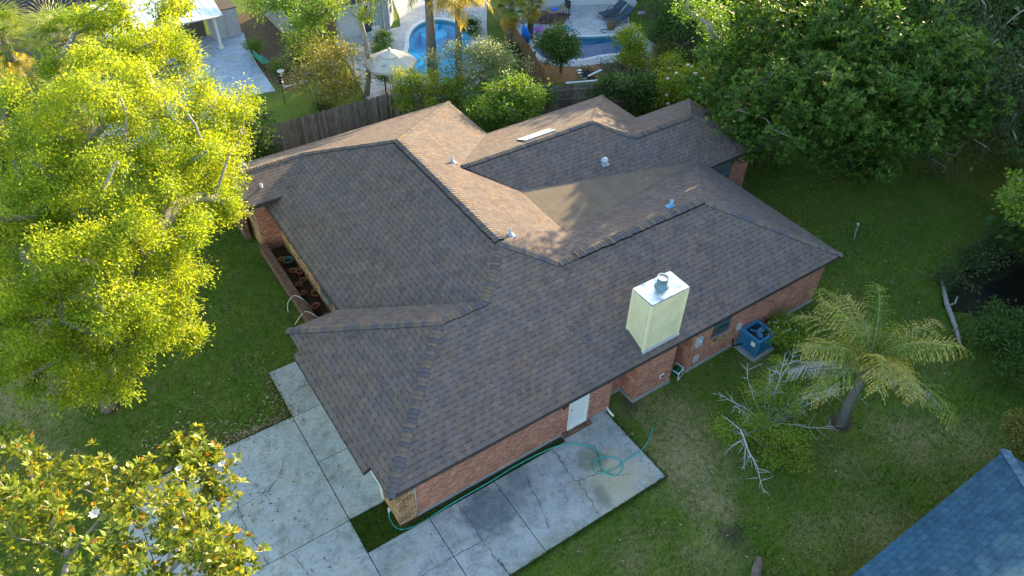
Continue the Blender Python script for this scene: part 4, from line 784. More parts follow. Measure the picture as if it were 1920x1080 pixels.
# patio cover house, top left
m_whiteroof = noisy('white_metal_roof', (.56, .62, .68), (.68, .73, .77), 1.2, .5)
O4 = (6, 37.5, 0); n4 = thing('patio_cover', 'white flat patio roof on a white post with dark house behind, top left', 'patio roof', O4)
mb = MB(); P_ = [(3.6, 34.85), (10.1, 34.75), (10.55, 40), (3.6, 40.2)]; mb.poly([(*q, 2.62) for q in P_]); mb.poly([(*q, 2.5) for q in P_[::-1]])
for i in range(14):
    x = 3.75+i*.48; mb.box(x-.01, 34.86, 2.62, x+.01, 40, 2.635)
off(mb, 'roof', m_whiteroof, n4, O4)
mb = MB()
for i in range(4): a, b = P_[i], P_[(i+1) % 4]; mb.poly([(*a, 2.5), (*b, 2.5), (*b, 2.62), (*a, 2.62)])
mb.tube([(3.6, 34.8, 2.57), (10.12, 34.7, 2.57)], .055, 8); off(mb, 'gutter', m_greytrim, n4, O4)
mb = MB(); mb.box(9.76, 36.0, .05, 9.9, 36.14, 2.5); mb.box(9.7, 35.94, .05, 9.96, 36.2, .2); mb.box(9.72, 35.96, 2.38, 9.94, 36.18, 2.5); off(mb, 'post', m_trim, n4, O4)
mb = MB(); wall(mb, (-1, 38.3), (9.6, 38.3), 0, 2.5, [(4.5, 6.2, .9, 2.0)]); off(mb, 'wall', noisy('dark_wall', (.10, .09, .08), (.15, .13, .11), 3.), n4, O4)
mb = MB(); mb.box(3.5, 38.4, .9, 5.2, 38.42, 2.0); off(mb, 'window', m_glass, n4, O4)
mb = MB(); mb.poly([(-3, 40.2, 2.8), (5, 40.2, 2.8), (5, 46, 4.6), (-3, 46, 4.6)]); off(mb, 'back_roof', m_navysh, n4, O4)
cb = thing('storage_cabinet', 'grey two door storage cabinet beside the white patio post', 'cabinet', (10.7, 37.9, .05))
mb = MB(); mb.box(-.85, -.65, 0, .85, .7, 1.85); mb.build('body', m_greytrim, cb)
for sx, x0_ in ((-1, -.83), (1, .01)):
    mb = MB(); mb.box(x0_, -.69, .05, x0_+.82, -.652, 1.8); dd = mb.build('door', m_greytrim, cb); mb = MB(); mb.lathe([(0, 0), (.09, .01), (.09, .03), (0, .03)], 12); o = mb.build('door_plaque', m_lead, dd); o.rotation_euler = (R(90), 0, 0); o.location = (-.2 if sx < 0 else .2, -.69, 1.45)
mb = MB(); mb.box(-.9, -.74, 1.85, .9, .74, 1.9); mb.build('top', m_fence, cb)

# ================================================================== yard things behind
m_canvas = noisy('cream_canvas', (.50, .47, .42), (.58, .55, .49), 2., .9)
um = thing('patio_umbrella', 'large cream octagonal umbrella beside the kidney shaped pool', 'umbrella', (16.2, 24.85, 0))
def octr(r, z, n=8, ph=PI/8): return [(r*math.cos(ph+2*PI*k/n), r*math.sin(ph+2*PI*k/n), z) for k in range(n)]
mb = MB(); a1, a2, a3 = octr(1.5, 2.15), octr(.95, 2.42), octr(.5, 2.6)
for k in range(8):
    j = (k+1) % 8; mb.poly([a1[k], a1[j], a2[j], a2[k]]); mb.poly([a2[k], a2[j], a3[j], a3[k]]); lo = [(a1[q][0], a1[q][1], 2.03) for q in (k, j)]; mb.poly([lo[0], lo[1], a1[j], a1[k]])
mb.build('canopy', m_canvas, um)
mb = MB(); b1 = octr(.62, 2.62)
for k in range(8): j = (k+1) % 8; mb.poly([b1[k], b1[j], (0, 0, 2.82)]); mb.poly([(b1[k][0], b1[k][1], 2.57), (b1[j][0], b1[j][1], 2.57), b1[j], b1[k]])
mb.build('vent_canopy', m_canvas, um)
mb = MB(); mb.lathe([(0.05, 2.78), (.09, 2.86), (.08, 2.93), (0, 2.96)], 12); mb.build('finial', m_lead, um)
for k in range(8):
    mb = MB(); mb.tube([(0, 0, 2.68), (a1[k][0]*.98, a1[k][1]*.98, 2.12)], .015, 5); mb.build('rib', m_lead, um)
mb = MB(); mb.tube([(0, 0, 0), (0, 0, 2.75)], .03, 8); mb.lathe([(.32, .05), (.32, .1), (.06, .14)], 16); mb.build('pole', m_lead, um)
pl = thing('lamp_post', 'thin black post with round head in front of the cream umbrella', 'lamp', (15.4, 24.05, 0)); mb = MB(); mb.tube([(0, 0, 0), (0, 0, 2.2)], .035, 8); mb.box(-.05, -.05, 1.9, .05, .05, 2.2); mb.build('post', m_black, pl)
mb = MB(); mb.lathe([(0, 2.36), (.07, 2.38), (.09, 2.45), (.05, 2.52), (0, 2.53)], 12, (.12, .08, 0)); mb.tube([(0, 0, 2.2), (.1, .07, 2.42)], .015, 6); mb.build('lamp_head', m_lead, pl)
dk = MB()
for i in range(11): dk.box(-.9, i*.17, 0, .9, i*.17+.15, .12)
dk.v = [(a*math.cos(-.5)-b*math.sin(-.5)+15.9, a*math.sin(-.5)+b*math.cos(-.5)+25.7-1.9, c+.02) for a, b, c in dk.v]; local(dk, 'wooden_deck', 'small weathered timber deck under the cream umbrella', 'deck', noisy('deck_boards', (.30, .24, .2), (.42, .36, .31), 5.), (15.9, 24, .02))
# folded blue umbrella leaning
fu = thing('folded_umbrella', 'folded bright blue umbrella leaning beside the brown plank fence', 'umbrella', (25.75, 24.95, .06)); v0, v1 = Vector((0, 0, .1)), Vector((-.75, -.35, 2.35)); m_bluefab = noisy('blue_fabric', (.01, .12, .55), (.02, .2, .72), 4., .7)
mb = MB(); rr = [(.0, .05), (.22, .07), (.36, .15), (.5, .24), (.62, .27), (.74, .23), (.86, .17), (.95, .08)]
pts = [v0.lerp(v1, a) for a, _ in rr]; mb.tube([p_+Vector((RNG.normal()*.015, RNG.normal()*.015, 0)) for p_ in pts], [r_ for _, r_ in rr], 9); mb.build('canopy', m_bluefab, fu)
mb = MB(); mb.tube([v0-(v1-v0)*.06, v0.lerp(v1, .25)], .06, 8); mb.build('pole', m_trim, fu)
mb = MB(); c_ = v1+Vector((-.03, -.01, .12)); ax = (v1-v0).normalized()
mb.tube([c_+Vector((.16*math.cos(a), .16*math.sin(a), 0)) for a in [2*PI*i/14 for i in range(15)]], .025, 6); mb.tube([v0.lerp(v1, .93), c_], .03, 6); mb.build('base_ring', m_black, fu)
# loungers
m_sling = noisy('dark_blue_sling', (.035, .06, .085), (.055, .085, .115), 5., .8); m_dark = mat('dark_frame', (.02, .025, .03), .5)
def lounger(loc, rz, label):
    r_ = thing('sun_lounger', label, 'sun lounger', loc, rz, 'dark loungers on the white deck')
    mb = MB(); mb.poly([(0, -.32, .34), (1.25, -.32, .36), (1.25, .32, .36), (0, .32, .34)]); mb.poly([(0, .32, .32), (1.25, .32, .34), (1.25, -.32, .34), (0, -.32, .32)]); mb.poly([(0, -.32, .32), (1.25, -.32, .34), (1.25, -.32, .36), (0, -.32, .34)]); mb.build('seat', m_sling, r_)
    mb = MB(); mb.poly([(1.25, -.32, .36), (1.95, -.32, .92), (1.95, .32, .92), (1.25, .32, .36)]); mb.poly([(1.27, .32, .34), (1.97, .32, .9), (1.97, -.32, .9), (1.27, -.32, .34)]); mb.poly([(1.95, -.32, .92), (1.97, -.32, .9), (1.97, .32, .9), (1.95, .32, .92)]); mb.build('backrest', m_sling, r_)
    mb = MB()
    for s_ in (-.34, .34): mb.tube([(0, s_, .33), (1.25, s_, .35), (1.95, s_, .92)], .025, 6); mb.tube([(.75, s_, .35), (.95, s_, .58), (1.35, s_, .6), (1.5, s_, .5)], .02, 6)
    mb.build('frame', m_dark, r_)
    for x in (.12, 1.3):
        for s_ in (-.34, .34): mb = MB(); mb.tube([(x, s_, .33), (x-.06, s_, 0)], .022, 6); mb.build('leg', m_dark, r_)
    return r_
lounger((33.1, 26.95, .05), R(0), 'dark blue lounger nearer the white wall'); lounger((32.95, 25.85, .05), R(2), 'dark blue lounger nearer the clay urn')
ur = thing('urn', 'brown clay urn on the deck beside the blue loungers', 'urn', (32.7, 25.35, .05)); mb = MB(); mb.lathe([(.15, 0), (.26, .12), (.3, .28), (.24, .45), (.22, .5), (.26, .54), (.2, .54), (.18, .4), (0, .35)], 18); mb.build('body', noisy('clay', (.16, .1, .05), (.24, .16, .09), 8.), ur)
mb = MB(); mb.tube([(-.55+.28*math.cos(a), -.05+.28*math.sin(a), .03) for a in [2*PI*i/16 for i in range(12)]], .02, 6); mb.build('hose_loop', m_dark, ur)
def mat_pad(x, y, rz, a, b, m_, label):
    mb = MB(); n = 14; pr_ = [(-a, -b), (a, -b), (a, b), (-a, b)]; mb.prism(smooth(pr_, 2), .055, .12); o = mb.build('pool_mat', m_); o.location = (x, y, 0); o.rotation_euler = (0, 0, rz); mb; tag(o, label, 'pool mat'); return o
mat_pad(28.3, 27.75, R(20), .62, .36, noisy('violet_foam', (.33, .09, .48), (.42, .14, .58), 5.), 'flat violet mat lying on the white deck'); mat_pad(29.8, 27.0, R(-15), .75, .42, noisy('blue_foam', (.03, .26, .62), (.08, .42, .78), 6.), 'bright blue mat behind the round tree')
d = MB(); d.prism([(28.75, 28.95), (30.15, 27.55), (31.9, 28.7), (30.5, 30.3)], .052, .07); tag(d.build('outdoor_rug', noisy('brown_rug', (.13, .075, .055), (.2, .12, .09), 10.), None, (30.3, 28.8, .05)), 'brown rug under the patio table', 'rug')
tb = thing('patio_table', 'slatted patio table on the brown rug', 'table', (30.5, 28.5, .07), R(-10)); m_tb = noisy('grey_brown_slats', (.16, .13, .1), (.25, .21, .17), 8.)
mb = MB()
for i in range(8): mb.box(-.75, -.45+i*.114, .68, .75, -.45+i*.114+.1, .71)
mb.build('table_top', m_tb, tb)
for sx in (-.68, .68):
    for sy in (-.38, .38): mb = MB(); mb.tube([(sx, sy, .68), (sx*1.04, sy*1.04, 0)], .025, 6); mb.build('leg', m_dark, tb)
tag(mat_pad(30.35, 28.55, 0, .28, .14, m_bluefab, 'folded bright blue cloth on the patio table'), None, 'cloth').location.z = .73
def chair(loc, rz, label, m_, group=None):
    r_ = thing('patio_chair', label, 'chair', loc, rz, group); mb = MB(); mb.box(-.25, -.25, .42, .25, .25, .46); mb.build('seat', m_, r_)
    mb = MB(); 
    for i in range(6): mb.box(-.23+i*.085, .23, .46, -.23+i*.085+.06, .26, .9)
    mb.box(-.26, .22, .88, .26, .27, .94); mb.build('backrest', m_, r_)
    mb = MB()
    for s_ in (-.27, .27): mb.tube([(s_, -.22, .46), (s_, -.2, .66), (s_, .22, .7)], .02, 6)
    mb.build('arms', m_, r_)
    for sx in (-.23, .23):
        for sy in (-.23, .23): mb = MB(); mb.tube([(sx, sy, .42), (sx, sy, 0)], .02, 6); mb.build('leg', m_, r_)
    return r_
chair((29.1, 28.4, .05), R(100), 'dark chair at the left end of the patio table', m_dark); chair((31.5, 28.9, .05), R(-70), 'dark chair against the white wall behind the patio table', m_dark); chair((18.55, 31.75, .05), R(-20), 'white armchair in front of the sliding glass door', m_whitepl)
chair((24.4, 33.6, .05), R(30), 'green metal chair left of two beyond the kidney shaped pool', noisy('green_metal', (.03, .14, .12), (.05, .2, .17), 6.)); chair((25.4, 33.0, .05), R(-10), 'green metal chair right of two beyond the kidney shaped pool', noisy('green_metal', (.03, .14, .12), (.05, .2, .17), 6.))
m_green = noisy('green_paint', (.04, .2, .15), (.07, .28, .2), 6.)
cartr = thing('garden_bench', 'green slatted bench at the edge of the pale blue patio', 'bench', (11.25, 32.4, 0), R(95)); mb = MB()
for i in range(5): mb.box(-.6, -.2+i*.09, .42, .6, -.13+i*.09, .45)
mb.build('seat', m_green, cartr); mb = MB()
for i in range(4): mb.box(-.6, .24, .5+i*.1, .6, .27, .57+i*.1)
mb.build('backrest', m_green, cartr)
for sx in (-.55, .55):
    for sy in (-.18, .22): mb = MB(); mb.tube([(sx, sy, .42), (sx, sy, 0)], .025, 6); mb.build('leg', m_dark, cartr)
ds = thing('birdbath', 'white round dish on a thin white post at the patio corner', 'bird bath', (11.2, 28.9, 0)); mb = MB(); mb.tube([(0, 0, 0), (0, 0, 1.1)], .03, 7); mb.build('post', m_trim, ds); mb = MB(); mb.lathe([(0, 1.1), (.14, 1.12), (.2, 1.2), (.18, 1.2), (.1, 1.14), (0, 1.13)], 16); mb.build('dish', m_whitepl, ds)
mb = MB(); mb.box(-.7, -.03, 0, .7, .03, .06); mb.box(.35, -.25, 0, .41, .25, .06); mb.v = [(a+11.9, b+28.7, c+.25) for a, b, c in mb.v]; local(mb, 'crossed_sticks', 'pale crossed sticks lying by the white dish on the dirt', 'sticks', m_whitepl, (11.9, 28.7, .25))
bf = thing('bird_feeder', 'dark bird feeder hanging on a thin pole behind the long fence', 'bird feeder', (10.6, 27.2, 0)); mb = MB(); mb.tube([(0, 0, 0), (0, 0, 1.6)], .02, 6); mb.build('pole', m_black, bf); mb = MB(); mb.lathe([(0, 1.35), (.16, 1.37), (.16, 1.4), (.09, 1.42), (.09, 1.65), (.18, 1.68), (0, 1.82)], 12); mb.build('feeder', m_black, bf)
sw = thing('plastic_chair', 'white plastic chair peeking out behind the back eave', 'chair', (22.2, 17.4, 0), R(200)); mb = MB(); mb.box(-.23, -.23, .4, .23, .23, .44); mb.build('seat', m_whitepl, sw); mb = MB(); mb.tube([(.25*math.cos(a), .22, .62+.3*math.sin(a)) for a in [PI*k/10 for k in range(11)]], .03, 6); mb.tube([(-.25, .22, .42), (-.25, .22, .62)], .03, 6); mb.tube([(.25, .22, .42), (.25, .22, .62)], .03, 6)
for i in range(3): mb.box(-.18+i*.13, .21, .44, -.1+i*.13, .23, .88)
mb.build('backrest', m_whitepl, sw)
for sx in (-.2, .2):
    for sy in (-.2, .2): mb = MB(); mb.tube([(sx, sy, .4), (sx*1.15, sy*1.15, 0)], .025, 6); mb.build('leg', m_whitepl, sw)
for i in range(4):
    s_ = MB(); s_.prism(smooth([(-.17, -.12), (.17, -.12), (.17, .12), (-.17, .12)], 1), .0, .045); o = s_.build('stepping_stone', m_whitepl); o.location = (27.25-.12*i, 21.75-.33*i, .015); o.rotation_euler = (0, 0, R(-20)); tag(o, 'small white stepping stone crossing the bark mulch', 'stepping stone', 'white stones in a row on the mulch')
for i, (x, y) in enumerate([(37.6, 25.9), (38.1, 26.6), (36.3, 26.4), (37.4, 24.9)]):
    s_ = MB(); s_.prism(blob_outline(0, 0, .34, .22, 10, .1, i), 0, .05); o = s_.build('stepping_stone', m_conc); o.location = (x, y, .012); tag(o, 'flat grey stepping stone in the litter past the loungers', 'stepping stone', 'grey stones past the loungers')

BL = {'A':[(-3.4,7.6,5.0,0.98,0.79),(-2.6,7.4,4.4,0.63,0.5),(-1.9,7.3,5.4,1.22,0.98),(-0.7,6.9,5.2,1.03,0.83),(-1.5,6.5,4.6,0.62,0.5),(0.4,7.5,6.0,1.12,0.9),(-0.8,7.1,7.0,1.32,1.06),(-2.4,7.5,6.6,1.36,1.09),(1.3,8.7,6.6,1.06,0.85),(-2.1,8.3,8.0,1.18,0.95),(-1.0,7.9,8.0,1.16,0.93),(0.7,7.5,4.2,0.29,0.23),(-3.5,8.0,6.0,1.06,0.85)],
'Bt':[(3.0,11.6,6.2,1.08,0.86),(4.0,12.9,5.8,0.78,0.63),(3.6,11.5,5.4,0.4,0.32),(3.7,12.6,7.0,1.0,0.8),(2.5,11.5,8.0,1.41,1.13),(0.9,10.4,8.4,1.62,1.29),(0.4,9.0,7.6,1.22,0.97),(1.9,9.9,7.0,1.09,0.87),(5.7,15.5,7.0,0.92,0.74),(4.1,13.7,8.0,1.32,1.06),(2.6,13.3,9.0,1.57,1.26),(1.8,15.1,9.4,1.44,1.16),(0.8,12.9,9.0,1.74,1.39),(4.0,17.1,8.6,1.34,1.07),(2.9,18.0,9.0,1.02,0.82),(5.0,14.7,6.6,0.75,0.6)],
'Ct':[(-2.0,11.7,8.0,1.42,1.14),(-0.7,12.1,8.6,1.14,0.91),(-0.6,14.6,8.6,0.92,0.74),(-1.8,14.2,8.2,1.23,0.98),(-1.3,17.1,8.6,0.84,0.67),(-1.0,10.4,8.2,1.26,1.01),(-2.3,10.1,7.6,1.27,1.01)],
'Dt':[(1.6,18.6,8.8,0.9,0.7),(3.6,18.2,8.8,0.8,0.6),(2.4,20.6,9.2,0.9,0.7),(0.4,19.0,8.6,0.6,0.5),(4.6,19.2,8.2,0.6,0.5),(3.2,20.5,9.6,0.68,0.54),(4.8,20.8,9.2,0.74,0.59),(5.5,21.1,8.8,0.4,0.32),(3.2,19.2,9.4,0.61,0.49)],
'magBL':[(-4.0,3.8,6.0,0.62,0.5),(-4.1,2.6,6.0,0.9,0.72),(-3.2,3.4,5.4,0.54,0.43),(-3.3,1.5,6.3,0.85,0.68),(-3.9,0.6,6.4,1.1,0.88),(-2.5,2.1,5.6,0.66,0.53),(-1.8,1.2,6.0,0.77,0.62),(-0.6,1.6,5.6,0.55,0.44),(-0.1,1.8,5.2,0.35,0.28),(-1.1,0.7,5.6,0.7,0.56),(-0.3,1.0,5.0,0.36,0.29),(-2.4,-0.4,6.6,0.78,0.63),(-1.7,-0.8,6.6,0.9,0.72),(-0.9,-0.5,6.0,0.6,0.48),(-0.5,-1.0,5.4,0.38,0.3),(-1.1,-1.2,5.9,0.65,0.52),(-0.6,2.8,5.0,0.27,0.22),(-4.3,5.2,5.4,0.33,0.27),(-0.5,-1.4,5.4,0.35,0.28)],
'magR':[(26.7,7.8,3.5,2.13,1.71),(27.4,6.5,5.0,2.61,2.09),(27.3,10.1,4.5,2.2,1.76),(29.9,10.7,5.5,2.88,2.31),(31.0,8.8,6.5,3.13,2.5),(28.4,4.8,6.0,2.58,2.06),(32.1,5.5,6.5,3.08,2.46),(31.2,3.5,4.5,2.2,1.76),(33.6,3.9,5.5,2.58,2.07),(34.0,2.9,4.5,1.74,1.39),(30.3,4.5,3.2,2.21,1.77),(29.4,6.1,2.8,1.67,1.33),(30.9,5.0,1.6,1.2,0.96),(31.4,4.3,1.2,0.75,0.6),(32.8,3.4,3.0,1.44,1.15),(34.7,8.8,7.0,3.04,2.43),(30.9,13.2,6.0,2.11,1.69),(36.3,5.6,6.5,1.83,1.46)],
'mossR':[(37.8,4.7,6.5,2.5,2.0),(37.0,2.4,5.5,2.13,1.7),(36.1,2.7,4.0,1.52,1.21),(36.7,1.6,3.2,1.54,1.23),(37.3,6.5,7.0,1.88,1.5),(40.2,4.7,7.0,1.96,1.57),(37.1,2.2,2.2,1.1,0.88),(35.1,3.0,1.2,1.08,0.86)],
'edgeR':[(29.1,-2.7,5.0,0.64,0.51),(28.5,-3.3,5.0,0.63,0.5)],
'viney':[(25.9,11.3,7.5,0.95,0.76),(25.2,11.7,8.0,0.78,0.63),(27.2,11.4,6.0,0.77,0.62)],
'oakmid':[(13.2,28.9,3.5,1.25,1.0),(13.7,27.9,4.5,1.12,0.9),(12.8,29.7,2.2,0.84,0.67),(12.5,31.4,4.0,1.19,0.95),(11.5,32.0,4.0,0.86,0.69),(14.6,28.4,4.5,0.58,0.47)],
'olive':[(12.9,26.8,2.4,1.33,1.07),(13.5,25.1,2.6,1.48,1.18),(12.4,24.7,2.0,1.52,1.22),(14.6,26.2,2.8,0.7,0.56),(11.8,25.9,1.8,0.93,0.75),(13.5,24.6,1.4,0.93,0.74)],
'darkL':[(6.5,21.7,2.6,1.1,0.88),(7.1,21.8,1.8,0.97,0.78),(8.2,23.5,1.6,0.73,0.58),(5.7,21.5,1.5,0.83,0.66),(7.8,22.1,0.8,0.4,0.32)],
'hedgeB':[(16.0,22.4,1.95,0.98,0.82),(16.2,21.4,1.75,1.34,1.1),(17.5,21.4,1.85,0.94,0.78),(15.2,21.9,1.45,0.75,0.62),(18.1,21.3,1.55,0.56,0.47),(15.7,24.8,1.45,0.51,0.43)],
'paleB':[(19.8,21.6,2.6,0.98,0.78),(20.7,21.0,2.8,0.97,0.78),(21.5,20.8,2.2,0.86,0.69),(20.3,21.7,3.2,0.73,0.59),(19.1,21.8,1.6,0.8,0.64),(18.3,22.6,2.4,0.67,0.54),(19.3,22.6,2.8,0.62,0.49)],
'bushB':[(18.8,17.0,2.35,1.33,1.09),(18.2,17.2,1.95,1.19,0.99),(19.9,17.3,2.35,1.14,0.94),(18.1,18.3,1.45,0.79,0.65),(20.7,17.7,1.15,0.8,0.66),(19.5,17.5,2.65,0.85,0.7),(18.0,18.7,1.75,0.54,0.44),(19.3,17.2,2.6,0.8,0.7)],
'round':[(25.6,21.9,2.0,1.09,0.95),(25.4,22.5,2.0,0.73,0.64),(26.1,21.7,1.8,0.73,0.64),(25.7,22.1,2.4,0.65,0.58)],
'citrus':[(28.9,19.4,2.2,0.86,0.69),(28.6,19.6,1.7,0.66,0.53),(29.4,18.9,1.6,0.67,0.53),(28.9,19.5,2.8,0.53,0.42),(28.8,18.8,1.3,0.59,0.48)],
'rosem':[(28.2,20.2,0.7,0.54,0.43),(28.2,19.4,0.7,0.66,0.53),(29.5,18.8,0.6,0.6,0.48),(28.7,19.1,0.6,0.53,0.43)],
'hedgeV':[(25.2,16.9,1.6,0.63,0.53),(26.0,16.5,1.6,0.77,0.65),(26.7,16.0,1.7,0.7,0.59),(27.6,15.6,1.7,0.78,0.65),(26.6,16.4,0.9,0.64,0.54),(27.2,15.5,0.9,0.78,0.65),(27.8,15.3,1.2,0.64,0.54)],
'whitefl':[(28.1,14.4,2.4,0.85,0.68),(28.9,14.2,2.6,0.8,0.64),(28.8,12.9,2.4,0.84,0.67),(28.2,13.6,1.8,0.91,0.73),(27.6,14.5,1.4,0.67,0.54),(29.4,12.6,1.6,0.79,0.63),(28.9,15.8,2.4,0.5,0.4),(29.3,13.3,1.0,0.68,0.54)],
'darkTR':[(33.7,20.5,2.5,1.25,1.0),(33.6,21.4,1.5,1.02,0.82),(33.2,19.1,1.8,1.05,0.84),(34.0,21.9,2.6,0.91,0.73),(33.1,17.7,1.0,0.87,0.69),(34.8,23.3,1.6,0.53,0.42)],
'yucky':[(32.0,19.3,0.8,0.7,0.56),(32.6,18.5,0.8,0.77,0.61),(31.2,18.8,0.5,0.48,0.39)],
'acbush':[(19.82,-0.55,0.8,0.43,0.34),(19.82,-1.05,0.7,0.48,0.38),(20.52,-0.9500000000000001,0.6,0.39,0.31),(20.62,-0.15000000000000002,0.6,0.32,0.26)],
'rbush':[(26.4,-5.0,1.0,0.73,0.58),(26.2,-5.7,1.2,0.81,0.65),(25.8,-6.4,0.9,0.62,0.49),(27.4,-4.9,1.0,0.54,0.44),(27.6,-5.5,1.1,0.59,0.48)],
'rcorner':[(22.3,-8.2,1.6,0.34,0.27),(21.8,-8.6,1.6,0.34,0.27),(21.6,-8.9,1.5,0.29,0.24)],
'potbush':[(11.3,33.8,0.9,0.44,0.35),(11.3,33.7,0.6,0.33,0.26)],
'sapling':[(17.6,-2.0,1.4,0.4,0.32),(14.4,-2.6,1.0,0.29,0.23),(14.6,-3.0,0.7,0.33,0.26),(17.3,-2.4,1.2,0.4,0.32),(16.5,-2.5,1.2,0.61,0.48),(17.1,-3.2,1.0,0.56,0.45),(15.7,-3.3,0.9,0.55,0.44),(16.2,-4.1,0.8,0.51,0.41),(15.4,-2.9,1.0,0.42,0.34),(16.0,-4.8,0.6,0.39,0.31),(15.4,-4.2,0.6,0.37,0.3),(17.8,-2.9,1.0,0.4,0.32),(19.0,-3.0,0.6,0.36,0.3)],
'underR':[(28.4,9.3,1.0,0.87,0.7),(29.2,8.2,0.7,0.64,0.51),(29.0,10.7,1.2,0.74,0.59)],
'palet':[(14.9,24.6,5.2,0.45,0.35),(15.7,26.3,5.6,0.5,0.4),(14.2,26.2,5.5,0.5,0.4),(15.6,24.6,6.0,0.5,0.4)],
'ivy':[(18.4,20.4,1.3,0.5,0.5),(19.2,20.0,1.5,0.5,0.4),(17.6,20.8,1.5,0.5,0.4),(20.2,19.6,1.6,0.45,0.35),(21.3,19.0,1.5,0.4,0.35),(22.2,18.6,1.2,0.5,0.5)]}

# ================================================================== trees and plants
def tree(name, label, cat, blobs, base, fork, r0, lmat, bark, per=3., lv=60, sig=.3, L=.13, Wd=.055, cull=.1, skel=.5, group=None, minr=.01, den=2.3, **kw):
    root = thing(name, label, cat, base, 0, group); per *= 1.8; lv = int(lv*den); L *= 1.18 if den > 2 else 1; Wd *= 1.3 if den > 2 else 1; C = clumps(blobs, per); C = C[RNG.random(len(C)) > cull]; C[:, 2] = np.maximum(C[:, 2], .15)
    crown_leaves('crown', C, lv, sig, L, Wd, lmat, root, base, **kw)
    if bark is not None:
        S = C[RNG.random(len(C)) < skel]
        if len(S) < 3: S = C
        skeleton('trunk', base, fork, S, r0, bark, root, minr=minr)
    return root
YK_ = dict(den=1.5, up=.75, droop=.25, out=.5, flat=.75)
tree('tree', 'yellow green tree nearest the lawn on the left, trunk base showing on the grass', 'tree', BL['A'], (-2.4, 10.2, 0), (-1.9, 9.6, 3.4), .26, lm_yel, m_bark, 7.5, 190, .2, .1, .046, .1, .22, **YK_)
tree('tree', 'tall yellow green tree spreading towards the left corner of the house roof', 'tree', BL['Bt'], (-2.4, 12.1, 0), (-.9, 11.7, 4.6), .28, lm_yel, m_palebark, 7.5, 190, .2, .1, .046, .1, .22, **YK_)
tree('tree', 'yellow green tree at the left edge with a thick leaning trunk', 'tree', BL['Ct'], (-3.4, 14.6, 0), (-2.6, 13.2, 5.0), .3, lm_yel, m_bark, 7.5, 180, .2, .1, .046, .1, .22, **YK_)
tree('tree', 'yellow green treetop over the white patio roof at the upper left', 'tree', BL['Dt'], (3.0, 23.2, 0), (3.4, 21.6, 6.5), .2, lm_yel, m_palebark, 7., 110, .2, .14, .062, .15, .4, **YK_)
MG = dict(den=1.5, whorl=9, flat=.7, odd=.035)
mg = tree('magnolia_tree', 'sunlit magnolia with white blossoms at the bottom left', 'magnolia', BL['magBL'], (-5.2, -2.2, 0), (-3.6, -.6, 3.6), .11, lm_mag, m_palebark, 8., 54, .19, .18, .078, .16, .5, minr=.01, **MG)
mb = MB()
def flower(x, y, z, s_, open_=True):
    for k in range(8):
        a = k*PI/4+RNG.random()*.4; el = .35 if open_ else 1.1; d_ = Vector((math.cos(a)*math.cos(el), math.sin(a)*math.cos(el), math.sin(el))); sd_ = Vector((-math.sin(a), math.cos(a), 0)); p_ = Vector((x, y, z))
        mb.poly([p_, p_+d_*s_*.55+sd_*s_*.28, p_+d_*s_, p_+d_*s_*.55-sd_*s_*.28], 0, rnd=RNG.random())
FL = [(.13, 1.2, 5.7, .13, 1), (-.5, .85, 6.0, .12, 1), (-2.55, 1.75, 6.35, .13, 0), (-2.2, 1.25, 6.5, .11, 0), (-2.5, .55, 6.8, .17, 1), (-1.35, .35, 6.7, .1, 0), (-.75, 1.3, 6.1, .12, 1), (-3.2, 3.2, 6.1, .11, 0), (-1.95, 2.0, 6.2, .12, 0), (-1.3, -1.1, 6.6, .1, 0), (-3.9, 3.6, 6.6, .12, 0), (-.8, 2.6, 5.5, .09, 0)]
for q in FL:
    mb = MB(); flower(q[0], q[1], q[2], q[3]*.85, q[4]); mb.v = [(a+5.2, b+2.2, c) for a, b, c in mb.v]; mb.build('blossom', lm_flower, mg)
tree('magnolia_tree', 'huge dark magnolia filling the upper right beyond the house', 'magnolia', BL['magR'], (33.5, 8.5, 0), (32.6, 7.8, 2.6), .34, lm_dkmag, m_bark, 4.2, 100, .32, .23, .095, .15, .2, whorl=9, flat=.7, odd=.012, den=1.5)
tree('tree', 'grey green tree hung with moss at the upper right corner', 'tree', BL['mossR'], (41, 6, 0), (39.4, 5.2, 3.4), .3, lm_moss, m_palebark, 8., 90, .36, .15, .04, .18, .5, up=.3, droop=.8, out=.4, den=1.5)
tree('tree', 'bright green branch tips of a tree entering at the right edge', 'tree', BL['edgeR'], (31.8, -4.6, 0), (30.6, -3.9, 4), .16, lm_mid, m_bark, 14., 60, .18, .12, .06, .1, .6, up=.7, bright=.3)
tree('tree', 'tall pale forked trunk standing left of the cream umbrella', 'tree', BL['palet'], (14.95, 25.8, 0), (15.15, 25.9, 4.3), .15, lm_bright, m_palebark, 9., 40, .2, .11, .05, .2, .6, up=.6)
tree('vine', 'green vine growing over the grey fence behind the pool palms', 'vine', BL['ivy'], (19.2, 20.05, 0), (19.2, 20.1, .8), .05, lm_mid, m_bark, 16., 60, .2, .1, .05, .05, .3, up=.5)
for (x, y, z, rr_, lab) in ((29.0, -2.2, .25, .7, 'low dark weeds on the far bank of the pond'), (31.0, -1.9, .3, .9, 'tangle of dark brush behind the pond'), (33.2, -2.4, .4, 1.0, 'dark brush at the right end of the pond'), (28.2, -4.4, .25, .5, 'small dark tuft at the near left end of the pond')):
    tree('plant', lab, 'plant', [(x, y, z, rr_, rr_*.45)], (x, y, 0), (x, y, .15), .03, lm_moss, m_bark, 14., 40, .22, .11, .045, .1, .5, up=.4, bright=-.1)
